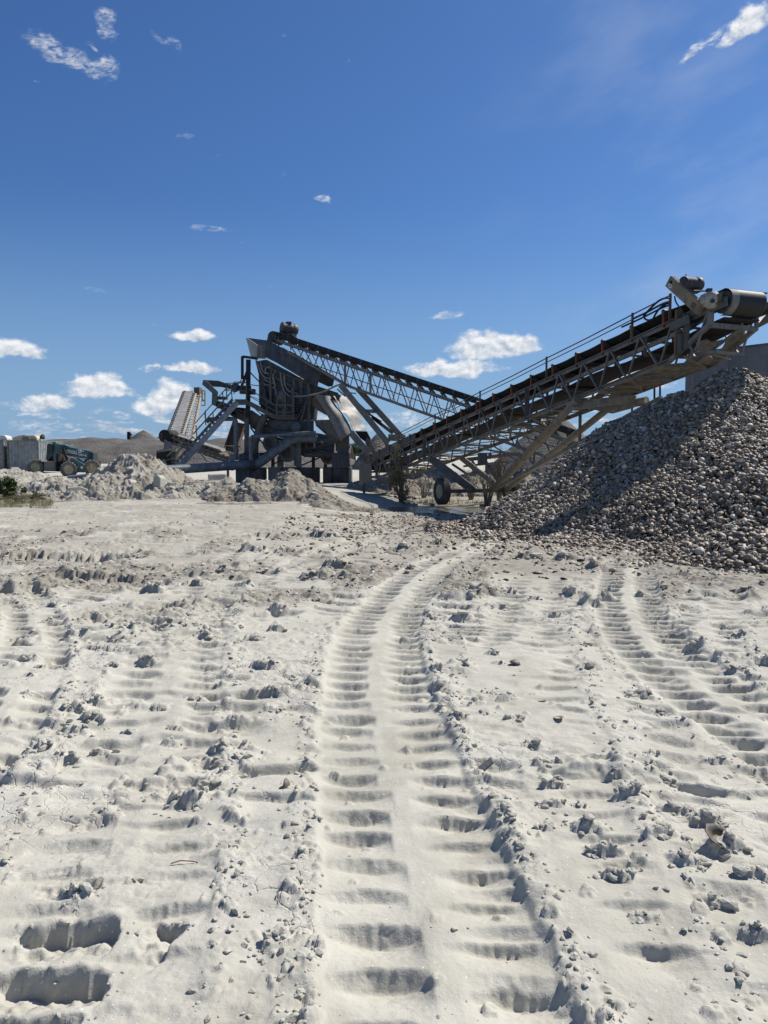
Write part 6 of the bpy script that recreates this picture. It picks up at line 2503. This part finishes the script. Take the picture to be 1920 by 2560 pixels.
    poly(m, cL, Y, [(580, 560), (1020, 545), (1300, 600), (1300, 690), (1100, 720), (600, 690)], 1.4)
    m.build('chassis', M['belt'], R)
    # wheels
    for u, v, yo in ((1025, 672, -0.62), (1370, 650, -0.45), (535, 640, 0.1)):
        rr_ = 0.58
        c = Q(cL, u, v + 4, Y + yo)
        wheel(R, c, (0.10, -1, 0), rr_, 0.42, M['tyre_mud'], M['rim_cream'], 0.58, True)
        m = MB()
        a, b = Vector((1, 0.1, 0)), Vector((0, 0, 1))
        for q in range(18):
            t = 2 * math.pi * q / 18
            d = a * math.cos(t) + b * math.sin(t)
            tg = -a * math.sin(t) + b * math.cos(t)
            m.beam(c + d * (rr_ - 0.01) + Vector((0, -0.20, 0)) + tg * 0.05, c + d * (rr_ + 0.012) + Vector((0, 0.05, 0)) - tg * 0.02, 0.07, 0.07)
        m.build('tread_lug', M['tyre_mud'], R)
    # fork carriage
    m = MB()
    lines(m, cL, Y - 0.2, [(1420, 560, 1490, 560, 12), (1485, 560, 1480, 715, 14), (1445, 565, 1440, 700, 8), (1440, 690, 1490, 690, 10)], 0.08)
    m.build('fork_carriage', M['red_paint'], R)
    m = MB()
    poly(m, cL, Y + 0.1, [(1338, 420), (1372, 420), (1385, 435), (1382, 550), (1370, 560), (1340, 520)], 0.9)
    m.build('front_guard', GD, R)


M['glass_dark'] = rough_mat('glass_dark', (0.010, 0.012, 0.014), (0.016, 0.018, 0.02), 3, 0.15, 0.02)
M['letter_white'] = rough_mat('letter_white', (0.72, 0.72, 0.70), (0.80, 0.80, 0.78), 6, 0.5, 0.05)
M['tank_olive'] = steel('tank_olive', (0.14, 0.15, 0.12), 0.3, 0.5)
telehandler()

# short pipe lying before the telehandler
o = MB().tube([P(172, 1199, 34.5), P(238, 1193, 34.5)], 0.19, 16).build('pipe', M['pipe_grey'])
tag(o, 'short length of grey pipe lying in front of the telehandler', 'pipe')

# dark arm behind the gravel cone
R = thing('loader_arm', 'small black machine arm peeping up beside the far gravel cone', 'machine', P(318, 1096, 160))
m = MB()
poly(m, crop(0, 940, 3.456), 160, [(1097, 482), (1112, 480), (1122, 500), (1122, 560), (1097, 560)], 1.0)
m.build('machine_body', M['belt'], R)
m = MB()
lines(m, crop(0, 940, 3.456), 160, [], 0.2)
m.beam(P(1115 / 3.456, 940 + 486 / 3.456, 160), P(1140 / 3.456, 940 + 512 / 3.456, 160), 0.3, 0.25)
m.build('lifting_arm', M['belt'], R)


# ------------------------------------------------------------------ plants
def leaf_cloud(m, c, rad, n, size, r, up=0.3):
    for _ in range(n):
        while True:
            d = Vector((r.uniform(-1, 1), r.uniform(-1, 1), r.uniform(-1, 1)))
            if d.length <= 1:
                break
        d *= 0.55 + 0.45 * r.random()
        p = Vector(c) + Vector((d.x * rad[0], d.y * rad[1], d.z * rad[2]))
        a = Vector((r.gauss(0, 1), r.gauss(0, 1), r.gauss(0, 1) + up)).normalized()
        b = a.cross(Vector((r.gauss(0, 1), r.gauss(0, 1), r.gauss(0, 1)))).normalized()
        s_ = size * r.uniform(0.6, 1.4)
        m.add([p - a * s_, p + b * s_ * 0.38, p + a * s_, p - b * s_ * 0.38], [(0, 1, 2, 3)])


def shrub(name, lab, cat, base, h, w, clumps, nleaf, size, mat, seed, stems=9, group=None, lean=0.4):
    r = random.Random(seed)
    R = thing(name, lab, cat, base, group)
    base = Vector(base)
    m, lf = MB(), MB()
    tips = []
    for k in range(stems):
        a = r.uniform(0, 6.28)
        tip = base + Vector((math.cos(a) * w * r.uniform(0.15, 0.9), math.sin(a) * w * r.uniform(0.15, 0.9), h * r.uniform(0.55, 1.0)))
        mid = base.lerp(tip, 0.5) + Vector((r.uniform(-.1, .1) * w, r.uniform(-.1, .1) * w, 0.08 * h))
        st = base + Vector((math.cos(a) * 0.06, math.sin(a) * 0.06, -0.05))
        m.tube([st, mid, tip], [0.022 * h / 2 + 0.004, 0.014 * h / 2 + 0.003, 0.004], 5)
        tips.append(tip)
        for q in range(3):
            s_ = mid.lerp(tip, r.uniform(0.0, 0.9))
            t2 = s_ + Vector((r.uniform(-1, 1) * w * 0.5, r.uniform(-1, 1) * w * 0.5, r.uniform(0.05, 0.3) * h))
            m.tube([s_, t2], [0.008, 0.003], 4)
            tips.append(t2)
    m.build('stem', M['bark'] if nleaf else M['dry_twig'], R)
    if nleaf:
        for k in range(clumps):
            t = tips[r.randrange(len(tips))].copy()
            t.z = base.z + (t.z - base.z) * r.uniform(0.35, 1.0)
            leaf_cloud(lf, t, (w * r.uniform(0.16, 0.4), w * r.uniform(0.16, 0.4), h * r.uniform(0.06, 0.15)), nleaf // clumps, size, r)
        lf.build('foliage', M[mat], R)
    return R


zz = -0.3
b = P(1003, 1214, 31.2)
shrub('shrub', 'tall wispy olive shrub growing in front of the conveyor tail', 'shrub', (b.x, b.y, gz(b.x, b.y)[0]), 2.15, 0.62, 34, 1700, 0.042, 'leaf_olive', 3, 14)
b = P(1218, 1240, 28.4)
shrub('dead_shrub', 'leafless dark shrub standing by the conveyor axle', 'shrub', (b.x, b.y, gz(b.x, b.y)[0]), 1.5, 0.55, 0, 0, 0.03, 'leaf_olive', 5, 22)
for i, (px, py, Yy, h, w, lab) in enumerate(((1248, 1232, 31.5, 2.3, 0.5, 'tall bare dry shrub right of the axle, before the slanting strut'), (1178, 1228, 32.5, 1.3, 0.6, 'low bare dry shrub just right of the wheel'),
                                              (1060, 1222, 34.5, 1.1, 0.7, 'bare dry shrub on the brown bank left of the wheel'), (1310, 1190, 37.0, 1.6, 0.7, 'bare dry shrub behind the foot of the shell pile'))):
    b = P(px, py, Yy)
    shrub('dead_shrub', lab, 'shrub', (b.x, b.y, gz(b.x, b.y)[0]), h, w, 0, 0, 0.03, 'leaf_olive', 40 + i, 20)
b = P(22, 1250, 27.4)
shrub('bush', 'dense bright green bush by the left picture edge below the rubble', 'bush', (b.x, b.y, 0.0), 0.95, 0.62, 34, 3000, 0.05, 'leaf_green', 7, 12)
b = P(-40, 1250, 27.6)
shrub('bush', 'green bush half cut off by the left picture edge', 'bush', (b.x, b.y, 0.0), 0.8, 0.6, 20, 1500, 0.05, 'leaf_green', 8, 10)
for i, (px, py, Yy, h, w, lab) in enumerate(((75, 1262, 26.2, 0.42, 0.5, 'low dry weed in front of the rubble heap'), (125, 1243, 28.2, 0.5, 0.45, 'low olive weed growing between rubble heap and tall mound'),
                                              (30, 1268, 25.6, 0.32, 0.6, 'low dry weed right below the green bush'), (1010, 1250, 29.2, 0.55, 0.5, 'dry weed standing left of the conveyor wheel'))):
    b = P(px, py, Yy)
    shrub('weed', lab, 'weed', (b.x, b.y, gz(b.x, b.y)[0]), h, w, 12, 520, 0.035, 'leaf_olive' if i != 3 else 'dry_grass', 20 + i, 8)


def grass_patch():
    r = random.Random(12)
    m = MB()

    def tuft(x, y, z, h, n):
        for _ in range(n):
            a = r.uniform(0, 6.28)
            dx, dy = math.cos(a) * 0.07, math.sin(a) * 0.07
            p = Vector((x + dx * r.random(), y + dy * r.random(), z))
            t = p + Vector((dx * r.uniform(0.5, 2.5), dy * r.uniform(0.5, 2.5), h * r.uniform(0.6, 1.2)))
            w = Vector((-dy, dx, 0)) * 0.10
            m.add([p - w, p + w, t], [(0, 1, 2)])
    pts = []
    for k in range(420):
        x, y = G(r.uniform(-60, 130), r.uniform(1236, 1266), 0.05)
        pts.append((x, y, r.uniform(0.10, 0.26), 7))
    for k in range(260):
        px = r.uniform(1000, 1330)
        y = r.uniform(27.2, 31.0)
        x = gx(px, y)
        if ((x - 2.2) / 3.3) ** 2 + ((y - 26.9) / 2.0) ** 2 < 1:
            continue
        pts.append((x, y, r.uniform(0.12, 0.38), 6))
    zs = gz([p[0] for p in pts], [p[1] for p in pts])
    for (x, y, h, n), z in zip(pts, zs):
        tuft(x, y, z, h, n)
    o = m.build('dry_grass', M['dry_grass'])
    tag(o, 'dry grass blades along the heap foot and round the wheel', 'grass', kind='stuff')


grass_patch()


def far_trees():
    r = random.Random(5)
    spots = [(872, 1112, 6.0), (886, 1104, 7.5), (902, 1108, 6.6), (918, 1116, 5.6), (950, 1104, 7.2), (968, 1110, 6.4), (986, 1116, 6.0), (858, 1122, 5.0)]
    labs = ['far dark green tree, leftmost seen past the chute', 'tallest far tree in the gap past the chute', 'far round tree right of the tallest one by the chute', 'small far tree low behind the chute spout',
            'far tree whose crown shows just above the shrub', 'far tree behind the olive shrub', 'far tree behind the conveyor tail', 'low far tree under the bright chute sheet']
    for (px, py, h), lab in zip(spots, labs):
        Yt = 210 + r.uniform(-8, 8)
        x = gx(px, Yt)
        topz = zt(py, Yt)
        R = thing('tree', lab, 'tree', (x, Yt, 0), 'trees beyond the plant')
        MB().tube([(x, Yt, -0.3), (x + 0.1, Yt, topz * 0.5), (x + 0.2, Yt, topz * 0.8)], [0.22, 0.16, 0.05], 6).build('trunk', M['bark'], R)
        m = MB()
        for k in range(16):
            c = (x + r.gauss(0, 1.3), Yt + r.gauss(0, 1.3), topz * r.uniform(0.35, 0.92))
            leaf_cloud(m, c, (1.1, 1.1, 0.7), 70, 0.30, r)
        m.build('crown', M['leaf_far'], R)


far_trees()


# ------------------------------------------------------------------ single small things on the sand
def put(px, py):
    x, y = G(px, py, 0.0)
    for _ in range(3):
        z = gz(x, y)[0]
        x, y = G(px, py, z)
    return Vector((x, y, gz(x, y)[0]))


def one_shell(lab, px, py, size, rx, ry, rz, k=0):
    p = put(px, py)
    ob = bpy.data.objects.new('clam_shell', SHELL_ME[k])
    COL.objects.link(ob)
    ob.location = p + Vector((0, 0, size * 0.25))
    ob.rotation_euler = (rx, ry, rz)
    ob.scale = (size, size, size)
    tag(ob, lab, 'shell')


one_shell('white clam shell lying hollow side up on the sand at right', 1798, 2106, 0.062, 3.75, 0.15, 0.4, 1)
one_shell('thin grey shell standing upright beside the left edge of the main track', 715, 1966, 0.04, 1.45, 0.1, 1.3, 2)
one_shell('small shell lying hollow side up in the middle strip, left one', 1354, 1750, 0.035, 2.9, 0.0, 0.4, 3)
one_shell('small shell with a shaded underside right of the middle strip', 1397, 1797, 0.038, 3.0, 0.1, 1.4, 4)
one_shell('white shell shard lying flat near the churned strip, upper one', 1288, 1661, 0.05, 0.2, 0.1, 1.0, 5)
one_shell('white shell shard on the sand between the two tracks, nearest the pile', 1468, 1612, 0.055, 2.8, 0.1, 0.4, 0)
p = put(1215, 1928)
m = MB()
Rm = Matrix.Rotation(0.55, 3, 'Z') @ Matrix.Rotation(-0.5, 3, 'Y')
m.prism([p + Vector((0, 0, 0.03)) + Rm @ Vector(q) for q in ((-0.05, -0.02, 0), (0.035, -0.025, 0), (0.055, 0.012, 0), (-0.03, 0.024, 0))], Rm @ Vector((0, 0, 0.012)))
o = m.build('stone_flake', M['concrete_dark'])
tag(o, 'dark flat stone flake tilted on the right edge of the main track', 'stone')
p = put(463, 2160)
o = MB().tube([p + Vector((-0.055, -0.008, 0.006)), p + Vector((-0.02, 0.004, 0.012)), p + Vector((0.03, 0.004, 0.009)), p + Vector((0.05, 0.0, 0.006))], 0.0022, 6).build('twig', M['twig_red'])
tag(o, 'small reddish brown twig on the smooth sand at left', 'twig')
